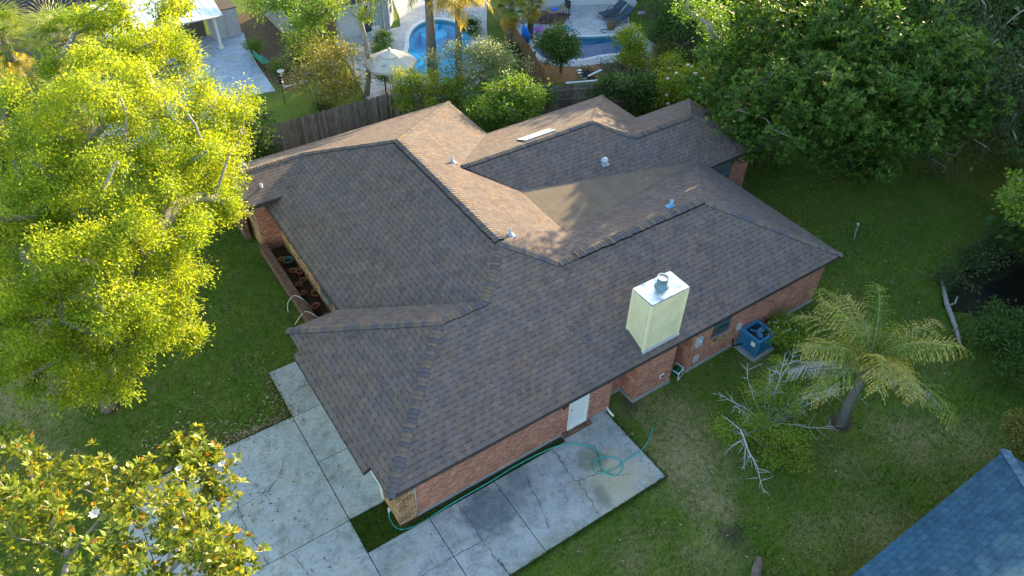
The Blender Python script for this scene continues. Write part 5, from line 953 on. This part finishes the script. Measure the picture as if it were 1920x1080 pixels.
r_ = tree('tree', 'slender pale trunk wrapped in vines beside the dark magnolia', 'tree', BL['viney'], (33.3, 17.55, 0), (29.2, 14.2, 5.4), .17, lm_mid, m_palebark, 7., 60, .3, .12, .06, .2, .6, up=.6)
tree('tree', 'dense mid green tree growing through the pale fence by the white sided house', 'tree', BL['oakmid'], (14.6, 31.2, 0), (13.8, 30.2, 2.2), .17, lm_mid, m_bark, 7., 60, .28, .12, .055, .12, .4, up=.6, bright=.05)
tree('tree', 'loose olive green tree with bare twigs behind the long fence', 'tree', BL['olive'], (13.2, 26.2, 0), (13.1, 25.9, 1.0), .12, lm_olive, m_palebark, 8., 48, .28, .1, .045, .3, .9, up=.5)
tree('shrub', 'dark green shrub at the left end of the long fence', 'shrub', BL['darkL'], (6.8, 21.9, 0), (6.8, 21.9, .8), .1, lm_dark, m_bark, 10., 60, .24, .11, .05, .1, .4, up=.5)
tree('shrub', 'yellow green shrub against the fence just behind the roof peak', 'shrub', BL['hedgeB'], (16.5, 21.9, 0), (16.5, 21.8, .5), .08, lm_bright, m_bark, 12., 54, .2, .09, .045, .1, .4, up=.5)
tree('tree', 'pale sage green tree between the two pool yards', 'tree', BL['paleB'], (20.7, 22.2, 0), (20.6, 22.0, 1.2), .12, lm_pale, m_palebark, 9., 60, .24, .1, .05, .12, .6, up=.6)
tree('shrub', 'rounded bright green bush tucked in the notch of the back roof', 'shrub', BL['bushB'], (19.0, 17.6, 0), (19, 17.6, .6), .1, lm_mid, m_palebark, 10., 64, .22, .11, .045, .08, .4, up=.6, bright=.08)
tree('small_tree', 'round dark leaved little tree in front of the deep blue pool', 'tree', BL['round'], (26.2, 22.2, 0), (26, 22.1, .9), .07, lm_dark, m_bark, 14., 64, .2, .13, .055, .04, .5, up=.6, bright=.2)
tree('small_tree', 'loose yellow green little tree at the right end of the deep blue pool', 'tree', BL['citrus'], (29.75, 19.8, 0), (29.5, 19.7, .8), .06, lm_bright, m_palebark, 11., 54, .2, .12, .055, .15, .5, up=.6, bright=.05)
tree('shrub', 'low grey blue shrub in the bark mulch by the pool', 'shrub', BL['rosem'], (28.5, 19.6, 0), (28.5, 19.6, .25), .05, lm_rose, m_bark, 16., 60, .17, .09, .025, .05, .4, up=.4)
tree('hedge', 'deep green vine hedge covering the right part of the grey fence', 'hedge', BL['hedgeV'], (26.6, 16.4, 0), (26.6, 16.4, .6), .07, lm_dark, m_bark, 13., 60, .22, .11, .055, .05, .3, up=.5, bright=.12)
rt = tree('shrub', 'yellow green shrub dotted with white flower heads beyond the roof peak', 'shrub', BL['whitefl'], (28.9, 14.2, 0), (28.8, 14.1, 1.), .09, lm_bright, m_bark, 9., 60, .26, .11, .055, .08, .4, up=.6)
mb = MB()
for k in range(34):
    b_ = BL['whitefl'][RNG.integers(0, 8)]; u_ = rand_unit(1)[0]; u_[2] = abs(u_[2]); u_[:2] = u_[:2]*.8-np.array([.25, .35]); x, y, z = b_[0]+u_[0]*b_[3], b_[1]+u_[1]*b_[3], b_[2]+u_[2]*b_[4]+.1; mb.prism([(x-28.9+.1*math.cos(a), y-14.2+.1*math.sin(a)) for a in [PI*q/3 for q in range(6)]], z-.03, z+.03)
mb.build('flower_heads', lm_flower, rt)['kind'] = 'stuff'
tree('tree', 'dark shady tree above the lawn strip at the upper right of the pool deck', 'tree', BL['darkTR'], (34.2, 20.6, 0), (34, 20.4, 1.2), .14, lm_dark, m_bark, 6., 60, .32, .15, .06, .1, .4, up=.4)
tree('shrub', 'low scraggly yellow green shrub right of the pool deck', 'shrub', BL['yucky'], (32.2, 18.9, 0), (32.2, 18.9, .3), .05, lm_olive, m_bark, 11., 50, .22, .11, .04, .15, .5, up=.4, bright=.1)
rt = tree('shrub', 'low glossy shrub with small white flowers beside the air conditioner', 'shrub', BL['acbush'], (20.1, -.7, 0), (20.1, -.7, .3), .04, lm_mid, m_bark, 26., 60, .15, .08, .04, .04, .2, up=.7, bright=.35)
mb = MB()
for k in range(26):
    b_ = BL['acbush'][RNG.integers(0, 4)]; u_ = rand_unit(1)[0]; u_[2] = abs(u_[2]); x, y, z = b_[0]+u_[0]*b_[3]*.9, b_[1]+u_[1]*b_[3]*.9, b_[2]+u_[2]*b_[4]+.05; mb.prism([(x-20.1+.03*math.cos(a), y+.7+.03*math.sin(a)) for a in [PI*q/2.5 for q in range(5)]], z, z+.025)
mb.build('white_flowers', lm_flower, rt)['kind'] = 'stuff'
tree('shrub', 'dark green shrub in front of the pond at the right edge', 'shrub', BL['rbush'], (26.6, -5.6, 0), (26.6, -5.6, .4), .06, lm_dark, m_bark, 13., 60, .22, .1, .045, .06, .4, up=.6, bright=.1)
tree('shrub', 'small flowering shrub behind the corner of the blue grey roof', 'shrub', BL['rcorner'], (22.3, -8.8, 0), (22.2, -8.8, .6), .05, lm_olive, m_bark, 18., 60, .16, .08, .04, .06, .4, up=.6, odd=.05)
pp = tree('potted_plant', 'bushy fine leaved plant in a pot by the green bench', 'plant', BL['potbush'], (11.3, 33.7, 0), (11.3, 33.7, .4), .04, lm_mid, m_bark, 26., 60, .15, .12, .02, .04, .5, up=.3)
mb = MB(); mb.lathe([(.15, .05), (.22, .4), (.24, .4), (.24, .44), (0, .4)], 14); mb.build('pot', m_terra, pp)
tree('shrub', 'low dark saplings under the front edge of the dark magnolia', 'shrub', BL['underR'], (28.9, 9.3, 0), (28.9, 9.3, .3), .05, lm_dark, m_bark, 8., 50, .3, .13, .055, .1, .5, up=.5)

# half dead sapling with bleached limbs
sb = (16.4, -3.1, 0); sp_ = thing('half_dead_tree', 'small half dead tree with bleached bare limbs on the lawn beside the palm', 'tree', sb)
C = clumps(BL['sapling'], 60.); C[:, 2] = np.maximum(C[:, 2], .2); crown_leaves('crown', C, 50, .12, .1, .04, lm_mid, sp_, sb, up=.6, bright=.5)
skeleton('trunk', sb, (16.35, -3.15, .4), C[RNG.random(len(C)) < .15], .045, m_palebark, sp_, minr=.005)
dw = MB()
def limb(p, d_, L, r, depth):
    pts = [Vector(p)]; dd = Vector(d_).normalized(); n = max(4, int(L/.14))
    for i in range(n):
        dd = (dd+Vector((RNG.normal()*.09, RNG.normal()*.09, RNG.normal()*.07-.004))).normalized(); pts.append(pts[-1]+dd*L/n)
    dw.tube(pts, [r*.75*(1-.8*i/n) for i in range(n+1)], 5 if depth else 6)
    if depth < 2:
        for k in range(int(L*(9 if depth == 0 else 7))):
            i = int(RNG.integers(1, n)); q = (dd*.55+Vector(rand_unit(1)[0])*.75); q.z = q.z*.6+.1; limb(pts[i], q, L*RNG.uniform(.1, .3), r*.4, depth+1)
B0 = Vector((16.3, -3.2, .35))
for e in ((15.5, -1.6, 1.3), (16.3, -1.4, 1.5), (14.9, -2.3, 1.3), (15.0, -2.8, 1.1), (17.6, -1.9, 1.9), (18.3, -2.3, 2.0), (18.9, -2.7, 1.9), (18.3, -3.9, 1.3), (17.9, -3.5, 1.5), (18.0, -4.3, 1.0), (17.1, -2.2, 1.7), (16.8, -1.9, 1.6)):
    v_ = Vector(e)-B0; limb(B0+v_*.1, v_, v_.length, .028, 0)
limb((14.85, -3.1, 1.1), Vector((14.0, -5.4, .9))-Vector((14.85, -3.1, 1.1)), 2.3, .035, 0); limb((14.7, -3.4, 1.05), (-.95, -.1, -.1), .95, .02, 0); limb((14.65, -3.6, 1.05), (-1, -.75, -.1), 1.1, .02, 0); limb(B0, Vector((14.85, -3.1, 1.1))-B0, 1.6, .035, 1); limb((14.85, -3.1, 1.1), (-.1, .9, .3), .8, .022, 0)
dw.v = [(a-sb[0], b-sb[1], c) for a, b, c in dw.v]; dw.build('bare_limbs', m_deadwood, sp_)

# palms
def frond(mesh_l, mesh_r, org, az, el, L, droop, leafL, material_i=0, n=46, dead=False, rndb=.4, twist=0.):
    """pinnate frond: curved rachis with paired hanging leaflets"""
    o = Vector(org); pts = []; p_ = o.copy(); N_ = 14
    for i in range(N_+1):
        t_ = i/N_; e = el-droop*t_**1.35; d_ = Vector((math.cos(az)*math.cos(e), math.sin(az)*math.cos(e), math.sin(e))); pts.append(p_.copy()); p_ = p_+d_*(L/N_)
    mesh_r.tube(pts, [.028*(1-.85*i/N_) for i in range(N_+1)], 5)
    P, D, NN, LL, WW, RR = mesh_l
    for i in range(n):
        t_ = .1+.9*i/n; f_ = t_*N_; k = min(int(f_), N_-1); q = pts[k].lerp(pts[k+1], f_-k); tg = (pts[k+1]-pts[k]).normalized(); sd_ = tg.cross(Vector((0, 0, 1)))
        if sd_.length < .05: sd_ = Vector((math.sin(az), -math.cos(az), 0))
        sd_.normalize(); nn = sd_.cross(tg).normalized(); ll = leafL*(math.sin(min(1, t_*1.15)*PI*.86)**.6+.12)*RNG.uniform(.85, 1.1)
        for s_ in (1, -1):
            d0 = (sd_*s_*(.8)+tg*.6+nn*RNG.normal()*.3+nn*.15*(i % 2)).normalized(); a = q.copy(); seg = 4; wd = .05
            for j in range(seg):
                d0 = (d0+Vector((0, 0, -.30 if not dead else -.45))).normalized(); b = a+d0*ll/seg
                P.append(a); D.append(b-a); NN.append(nn+Vector((RNG.normal()*.2, RNG.normal()*.2, 0))); LL.append(ll/seg*1.12); WW.append(wd*(1-.15*j)); RR.append(min(.94, max(0, rndb+.35*t_+.12*j+RNG.normal()*.12))); a = b
def palm_build(root, parts, lmat, name='fronds'):
    P, D, NN, LL, WW, RR = [np.array([list(x) if hasattr(x, '__len__') else x for x in q], float) for q in parts]; leafmesh(name, P, D, NN, LL, WW, RR, lmat, root)
def queen_palm(root, trunk, rt_, fr, lmat, deadm=None, leafL=.68, Lf=2.7):
    t0 = MB(); n = len(trunk); P = [Vector(a) for a in trunk]; Q = []; rr = []
    for i in range(n-1):
        for k in range(5): Q.append(P[i].lerp(P[i+1], k/5)); rr.append(rt_*(1.25-.45*((i+k/5)/(n-1)))*(1+.05*((k+i) % 2)))
    Q.append(P[-1]); rr.append(rt_*.8); t0.tube(Q, rr, 14); t0.build('trunk', m_palmbark, root); top = P[-1]
    sh = MB()
    for k in range(9): a = k*2*PI/9; d_ = Vector((math.cos(a)*.3, math.sin(a)*.3, .8)); sh.tube([top-Vector((0, 0, .35))+Vector((math.cos(a), math.sin(a), 0))*rt_*.7, top+d_*.35, top+d_*.7], [.06, .045, .02], 5)
    sh.build('crownshaft', m_palmbark, root)
    for k, (az, el, L, dr, rb, dead) in enumerate(fr):
        pk = ([], [], [], [], [], []); rm = MB(); frond(pk, rm, top+Vector((0, 0, .25)), az, el, L, dr, leafL*(.8 if dead else 1), dead=dead, rndb=rb, n=40)
        fo_ = thing('frond', None, None); fo_.parent = root
        COL.objects.unlink(fo_); bpy.data.objects.remove(fo_)
        rch = rm.build('frond', m_palebark if dead else m_frst, root); palm_build(rch, pk, (deadm if dead else lmat), 'leaflets')
m_frst = noisy('frond_stem', (.16, .18, .06), (.26, .26, .1), 6., .6)
qp = thing('queen_palm', 'feathery palm on the lawn right of the house, its grey trunk leaning', 'palm tree', (18.75, -4.45, 0))
FR = []
for k in range(15):
    az = k*2.399+.4; FR.append((az, R(30+52*((k*7) % 15)/15), 2.8+.8*RNG.random(), R(62+60*RNG.random()), .08+.5*RNG.random(), False))
FR += [(R(150), R(20), 2.7, R(60), .5, True), (R(-48), R(-8), 2.9, R(38), .5, True), (R(35), R(10), 3.0, R(60), .4, True), (R(-20), R(0), 2.6, R(70), .5, False), (R(75), R(70), 2.6, R(80), .6, False), (R(250), R(65), 2.1, R(70), .6, False)]
queen_palm(qp, [(0, 0, 0), (-.02, .05, .9), (-.08, .05, 1.9), (-.12, .05, 2.9)], .155, FR, lm_palm, lm_deadpalm)
mb = MB(); mb.lathe([(.18, 1.02), (.195, 1.05), (.18, 1.08)], 14, (-.02, .05, 0)); mb.lathe([(.175, 1.12), (.19, 1.14), (.175, 1.16)], 14, (-.03, .05, 0)); mb.build('trunk_band', m_bark, qp)
for (x, y, h, lab, lm, rb, az0, rt_) in ((19.0, 25.2, 5.2, 'tall palm with the thicker trunk standing in front of the pool', lm_palm, .3, 0., .26), (20.0, 23.8, 4.4, 'tall palm with thinner ringed trunk and golden sunlit fronds', lm_goldpalm, .5, .7, .19)):
    pr_ = thing('palm_tree', lab, 'palm tree', (x, y, 0), 0, 'palms by the kidney shaped pool'); FR = [(az0+k*2.399, R(40+35*((k*5) % 12)/12), 2.0+.5*RNG.random(), R(130), rb*RNG.uniform(.6, 1.2), False) for k in range(13)]
    queen_palm(pr_, [(0, 0, 0), (0, 0, h*.33), (.03, 0, h*.66), (.02, 0, h)], rt_, FR, lm, lm_deadpalm, .5)
def fan_palm(name, label, base, h, rt_, nf, lmat, R_=.75, pet=.8, skirt=0):
    root = thing(name, label, 'palm tree', base); t0 = MB(); t0.tube([(0, 0, 0), (.03, 0, h*.5), (0, .02, h)], [rt_*1.1, rt_, rt_*.9], 12); t0.build('trunk', m_palmbark, root)
    for k in range(nf+skirt):
        dead = k >= nf; az = k*2.399; el = R(75-95*(k % nf)/nf) if not dead else R(-55-20*RNG.random()); d_ = Vector((math.cos(az)*math.cos(el), math.sin(az)*math.cos(el), math.sin(el))); o = Vector((0, 0, h)); c_ = o+d_*pet*RNG.uniform(.8, 1.15); s_ = d_.cross(Vector((0, 0, 1))).normalized(); u_ = s_.cross(d_)
        P, D, NN, LL, WW, RR = [], [], [], [], [], []; rb = RNG.random()*.4+(.5 if dead else .1)
        for j in range(26):
            a = -1.9+3.8*j/25; dd = (d_*math.cos(a)+s_*math.sin(a)+u_*.12).normalized(); p_ = c_.copy()
            for q in range(3):
                dd = (dd+Vector((0, 0, -.2 if not dead else -.5))).normalized(); P.append(p_); D.append(dd); NN.append(u_); LL.append(R_/3*1.1); WW.append(.05-.012*q); RR.append(min(.94, rb+.15*q+RNG.random()*.15)); p_ = p_+dd*R_/3
        st_ = MB(); st_.tube([o, c_], [.02, .012], 5); f_ = st_.build('frond', m_frst, root); palm_build(f_, (P, D, NN, LL, WW, RR), lmat if not dead else lm_goldpalm, 'blades')
    return root
fan_palm('fan_palm', 'shaggy fan palm whose trunk stands beside the brown plank fence', (25.3, 26.35, 0), 2.9, .24, 26, lm_palm, .85, .75, 10)
fan_palm('fan_palm', 'shorter fan palm with straw coloured skirt over the patio table', (27.3, 27.1, 0), 2.5, .2, 24, lm_goldpalm, .8, .6, 14)
fan_palm('fan_palm', 'big grey green fan palm behind the yellow tree at the top left', (1.4, 30.5, 0), 4.6, .26, 34, lm_palm, 1.25, 1.15, 6)
fan_palm('fan_palm', 'second grey green fan palm cut by the top left corner', (-1.2, 32.6, 0), 4.6, .26, 30, lm_palm, 1.2, 1.1, 4)
fan_palm('fan_palm', 'fan palm low behind the yellow tree nearest the left edge', (.6, 26.5, 0), 3.4, .22, 26, lm_palm, 1.1, 1.0, 4)
for (x, y, lab, c_, R_) in ((32.4, 20.0, 'small spiky yucca at the right tip of the pool deck', lm_olive, .7), (18.6, 30.9, 'potted green palm on the deck before the sliding door', lm_mid, .55), (24.3, 29.6, 'dark palmetto between the two pool yards', lm_dark, .8), (24.7, 24.6, 'dark palmetto at the foot of the brown plank fence', lm_dark, .7)):
    r_ = fan_palm('small_palm', lab, (x, y, 0), .5, .07, 16, c_, R_, .35); r_['category'] = 'plant'
# plants for the dirt yards
for (x, y, z, rr_, lm_, lab) in ((11.9, 31.2, .3, .55, lm_mid, 'low green weeds at the edge of the pale blue patio'), (12.2, 25.6, .3, .5, lm_dark, 'low dark plant at the foot of the olive tree'), (10.6, 24.6, .25, .5, lm_mid, 'spiky green plant on the dirt behind the long fence'), (13.6, 32.0, .4, .6, lm_dark, 'dark green undergrowth by the pale fence end'), (24.6, 19.3, .3, .5, lm_mid, 'ivy mound where the brown plank fence meets the grey fence'), (27.3, 20.9, .2, .25, lm_rose, 'tiny grey shrub in the bark mulch'), (34.6, 22.6, .5, .8, lm_dark, 'dark bush right of the loungers'), (36.8, 22.5, .8, 1.2, lm_dark, 'large dark bush in the upper right gap beyond the deck'), (17.9, 30.0, .35, .3, lm_mid, 'leafy plant beside the cream umbrella'), (19.4, 16.0, .4, .6, lm_mid, 'low leafy growth under the back eave notch'), (24.2, 16.0, .4, .5, lm_mid, 'leafy growth behind the second roof notch')):
    tree('plant', lab, 'plant', [(x, y, z, rr_, rr_*.6)], (x, y, 0), (x, y, .15), .03, lm_, m_bark, 18., 44, .2, .11, .045, .05, .4, up=.5)

# trees added, mostly off-frame, to cast shade on the yards
def added_shade_tree(x, y, h, r_, lab, seed):
    bl = [(x+RNG.normal()*r_*.5, y+RNG.normal()*r_*.5, h*RNG.uniform(.15, .8), r_*.62, r_*.5) for _ in range(13)]+[(x, y, h*.8, r_*.7, r_*.5)]
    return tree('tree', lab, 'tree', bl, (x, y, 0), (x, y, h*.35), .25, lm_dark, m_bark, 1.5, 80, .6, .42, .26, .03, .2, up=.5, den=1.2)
SH = [(42.5, 7, 11, 3.3), (45, 9.5, 11, 3.3), (36.5, -6.5, 8, 3.2), (41.5, -2, 8.5, 3.4), (33, -11.5, 7.5, 3.0), (45.5, 4, 9, 4.), (38, -13, 8, 3.4), (43.5, 11, 8.5, 3.6), (40.5, 18.5, 7.5, 3.0), (42.5, 25, 7.5, 3.2), (46, 33, 8, 3.6), (28.5, -13.5, 9, 3.2), (24.8, -12.5, 6.5, 2.2), (50, 42, 9, 4.), (48, 17, 9, 4.), (46, -8, 9, 4.), (58, 34, 10, 4.)]
NM = ['behind the mossy treetop', 'deep behind the mossy treetop', 'east of the pond', 'behind the pond', 'past the pond shrub', 'behind the mossy tree', 'far past the pond shrub', 'behind the huge magnolia', 'behind the vine wrapped trunk', 'past the loungers', 'past the white wall', 'beyond the blue grey roof', 'close beside the blue grey roof', 'beyond the top edge', 'far behind the magnolia', 'far behind the pond', 'far past the white wall']
for (x, y, h, r_), nm in zip(SH, NM): added_shade_tree(x, y, h, r_, 'dark broad tree added for shade '+nm+', mostly outside the picture', 0)

# ================================================================== grass blades, fallen leaves
def scatter_ok(x, y):
    ok = ~((x > 3.9) & (x < 23.1) & (y > .25) & (y < 18.4) & ~((x < 4.95) & (y > 7.8))) & ~((x > 22.9) & (x < 26.6) & (y > 7.5) & (y < 12.1)) & ~((x > -8) & (x < 2.85) & (y < 1.53)) & ~((x > -2.6) & (x < 2.82) & (y < 6.25)) & ~((x > 2.75) & (x < 4.2) & (y > 1.5) & (y < 8.65)) & ~((x > 2.75) & (x < 12.15) & (y < .24) & (y > -2.72)) & ~((x < 5.1) & (x > 2.7) & (y < 0) & (y > -4.3)) & ~((x < 19.4) & (y < -9.1)) & ~((x-30.7)**2/9+(y+3.7)**2/2.6 < 1) & ~((x > 4.95) & (x < 5.3) & (y > 8)) & ~((x > 18.3) & (x < 19.6) & (y > -.75) & (y < .4)) & ~((x-18.75)**2+(y+4.45)**2 < .3)
    return ok
NB = 420000; x = RNG.uniform(-9, 36, NB); y = RNG.uniform(-9.3, 22.2, NB); ok = scatter_ok(x, y)
thin = np.zeros(NB)
for (tx, ty, tr_, a) in TAN: thin = np.maximum(thin, a*np.clip(1.25-np.hypot(x-tx, y-ty)/tr_, 0, 1))
ok &= RNG.random(NB) > thin*1.1; ok &= ~((y > 19.5-.3*(x-14)) & (x > 14)); x, y = x[ok], y[ok]; n = len(x)
x = np.r_[x, RNG.uniform(2.85, 4.0, 2200)]; y = np.r_[y, RNG.uniform(.27, 1.48, 2200)]; x = np.r_[x, RNG.uniform(4.1, 10.1, 1800)]; y = np.r_[y, RNG.uniform(.25, .42, 1800)]; n = len(x)
dn = np.sin(x*1.3+2*np.sin(y*.9))*np.cos(y*1.1+1.7*np.sin(x*.7)); fine = np.sin(x*4.1+y*2.3)*np.sin(y*5.2-x*1.9)
a = RNG.uniform(0, 2*PI, n); P = np.c_[x, y, np.full(n, .0)]; P[-4000:, 2] = .05
D = unit(np.c_[np.cos(a)*.55, np.sin(a)*.55, np.full(n, 1.)]); N_ = unit(np.c_[-np.sin(a), np.cos(a), np.full(n, .2)])
EG = []
for (xa, ya, xb, yb, k_) in ((-2.6, 6.27, 2.8, 6.27, 900), (2.78, 6.3, 2.78, 8.6, 500), (12.15, .2, 12.15, -2.7, 700), (4.9, -2.73, 12.1, -2.73, 1800), (2.82, .25, 2.82, 1.5, 300), (2.85, .25, 9.5, .25, 700), (5.93, -2.2, 5.99, -2.65, 60), (5.9, -1.9, 5.97, -2.3, 50), (-.1, 4.6, .05, 2.5, 30)):
    tt = RNG.random(k_); EG.append(np.c_[xa+(xb-xa)*tt+RNG.normal(size=k_)*.035, ya+(yb-ya)*tt+RNG.normal(size=k_)*.035, np.full(k_, .06)])
EG = np.vstack(EG); P = np.vstack([P, EG]); k_ = len(EG); dn = np.r_[dn, RNG.normal(size=k_)*.5]; fine = np.r_[fine, np.zeros(k_)]; n += k_
a = RNG.uniform(0, 2*PI, n); D = unit(np.c_[np.cos(a)*.7, np.sin(a)*.7, np.full(n, 1.)]); N_ = unit(np.c_[-np.sin(a), np.cos(a), np.full(n, .2)])
go = thing('grass_tmp', None, None); leafmesh('grass', P, D, N_, RNG.uniform(.05, .1, n), RNG.uniform(.02, .035, n), np.clip(.38+.16*dn+.1*fine+RNG.normal(size=n)*.2, 0, 1), m_blade, None)
bpy.data.objects.remove(go); tag(bpy.data.objects['grass'], 'short green lawn grass around the house', 'grass', kind='stuff')
NL = 5200; x = RNG.uniform(-9, 36, NL); y = RNG.uniform(-9, 21, NL); ok = scatter_ok(x, y) & (RNG.random(NL) < .35); x, y = x[ok], y[ok]
def more(cx, cy, sx, sy, k): return RNG.normal(cx, sx, k), RNG.normal(cy, sy, k)
for q in ((-1.2, 7.2, 1.4, .7, 420), (1.2, 6.6, 1.2, .35, 260), (-.5, 3.6, 1.6, 1.5, 90), (1.2, 2.5, 1.4, 1.6, 40), (2.3, 8.2, .5, 1.2, 60), (-.5, .5, 1.6, 1.0, 60), (31, 9, 3, 3, 500), (28, 4, 3, 3, 200), (31, 15, 2, 2, 400), (-.9, 6.35, 1.2, .1, 420), (1.6, 6.4, .8, .09, 260), (2.75, 7.4, .08, .8, 160), (-3.2, 4.5, .5, .5, 200), (0, 4.2, 1.5, 1.2, 120), (.8, 0, 1.6, .9, 60), (7.5, .33, 2.2, .06, 160), (12.2, -1.2, .06, 1.1, 60)):
    a_, b_ = more(*q); x = np.r_[x, a_]; y = np.r_[y, b_]
keep = ~((x > 3.9) & (x < 23.) & (y > .3) & (y < 18.3)); x, y = x[keep], y[keep]; n = len(x)
onslab = ((x > -2.6) & (x < 2.8) & (y < 6.2)) | ((x > -8) & (x < 2.8) & (y < 1.5)) | ((x > 2.8) & (x < 4.1) & (y > 1.5) & (y < 8.6)) | ((x > 2.8) & (x < 12.1) & (y < .2) & (y > -2.7))
a = RNG.uniform(0, 2*PI, n); P = np.c_[x, y, np.where(onslab, .108, .055)]; D = unit(np.c_[np.cos(a), np.sin(a), RNG.normal(size=n)*.15]); N_ = unit(np.c_[RNG.normal(size=n)*.25, RNG.normal(size=n)*.25, np.ones(n)])
leafmesh('fallen_leaves', P, D, N_, RNG.uniform(.06, .14, n), RNG.uniform(.03, .06, n), RNG.random(n), m_fallen, None); tag(bpy.data.objects['fallen_leaves'], 'brown fallen leaves scattered over the lawn and driveway', 'leaves', kind='stuff')
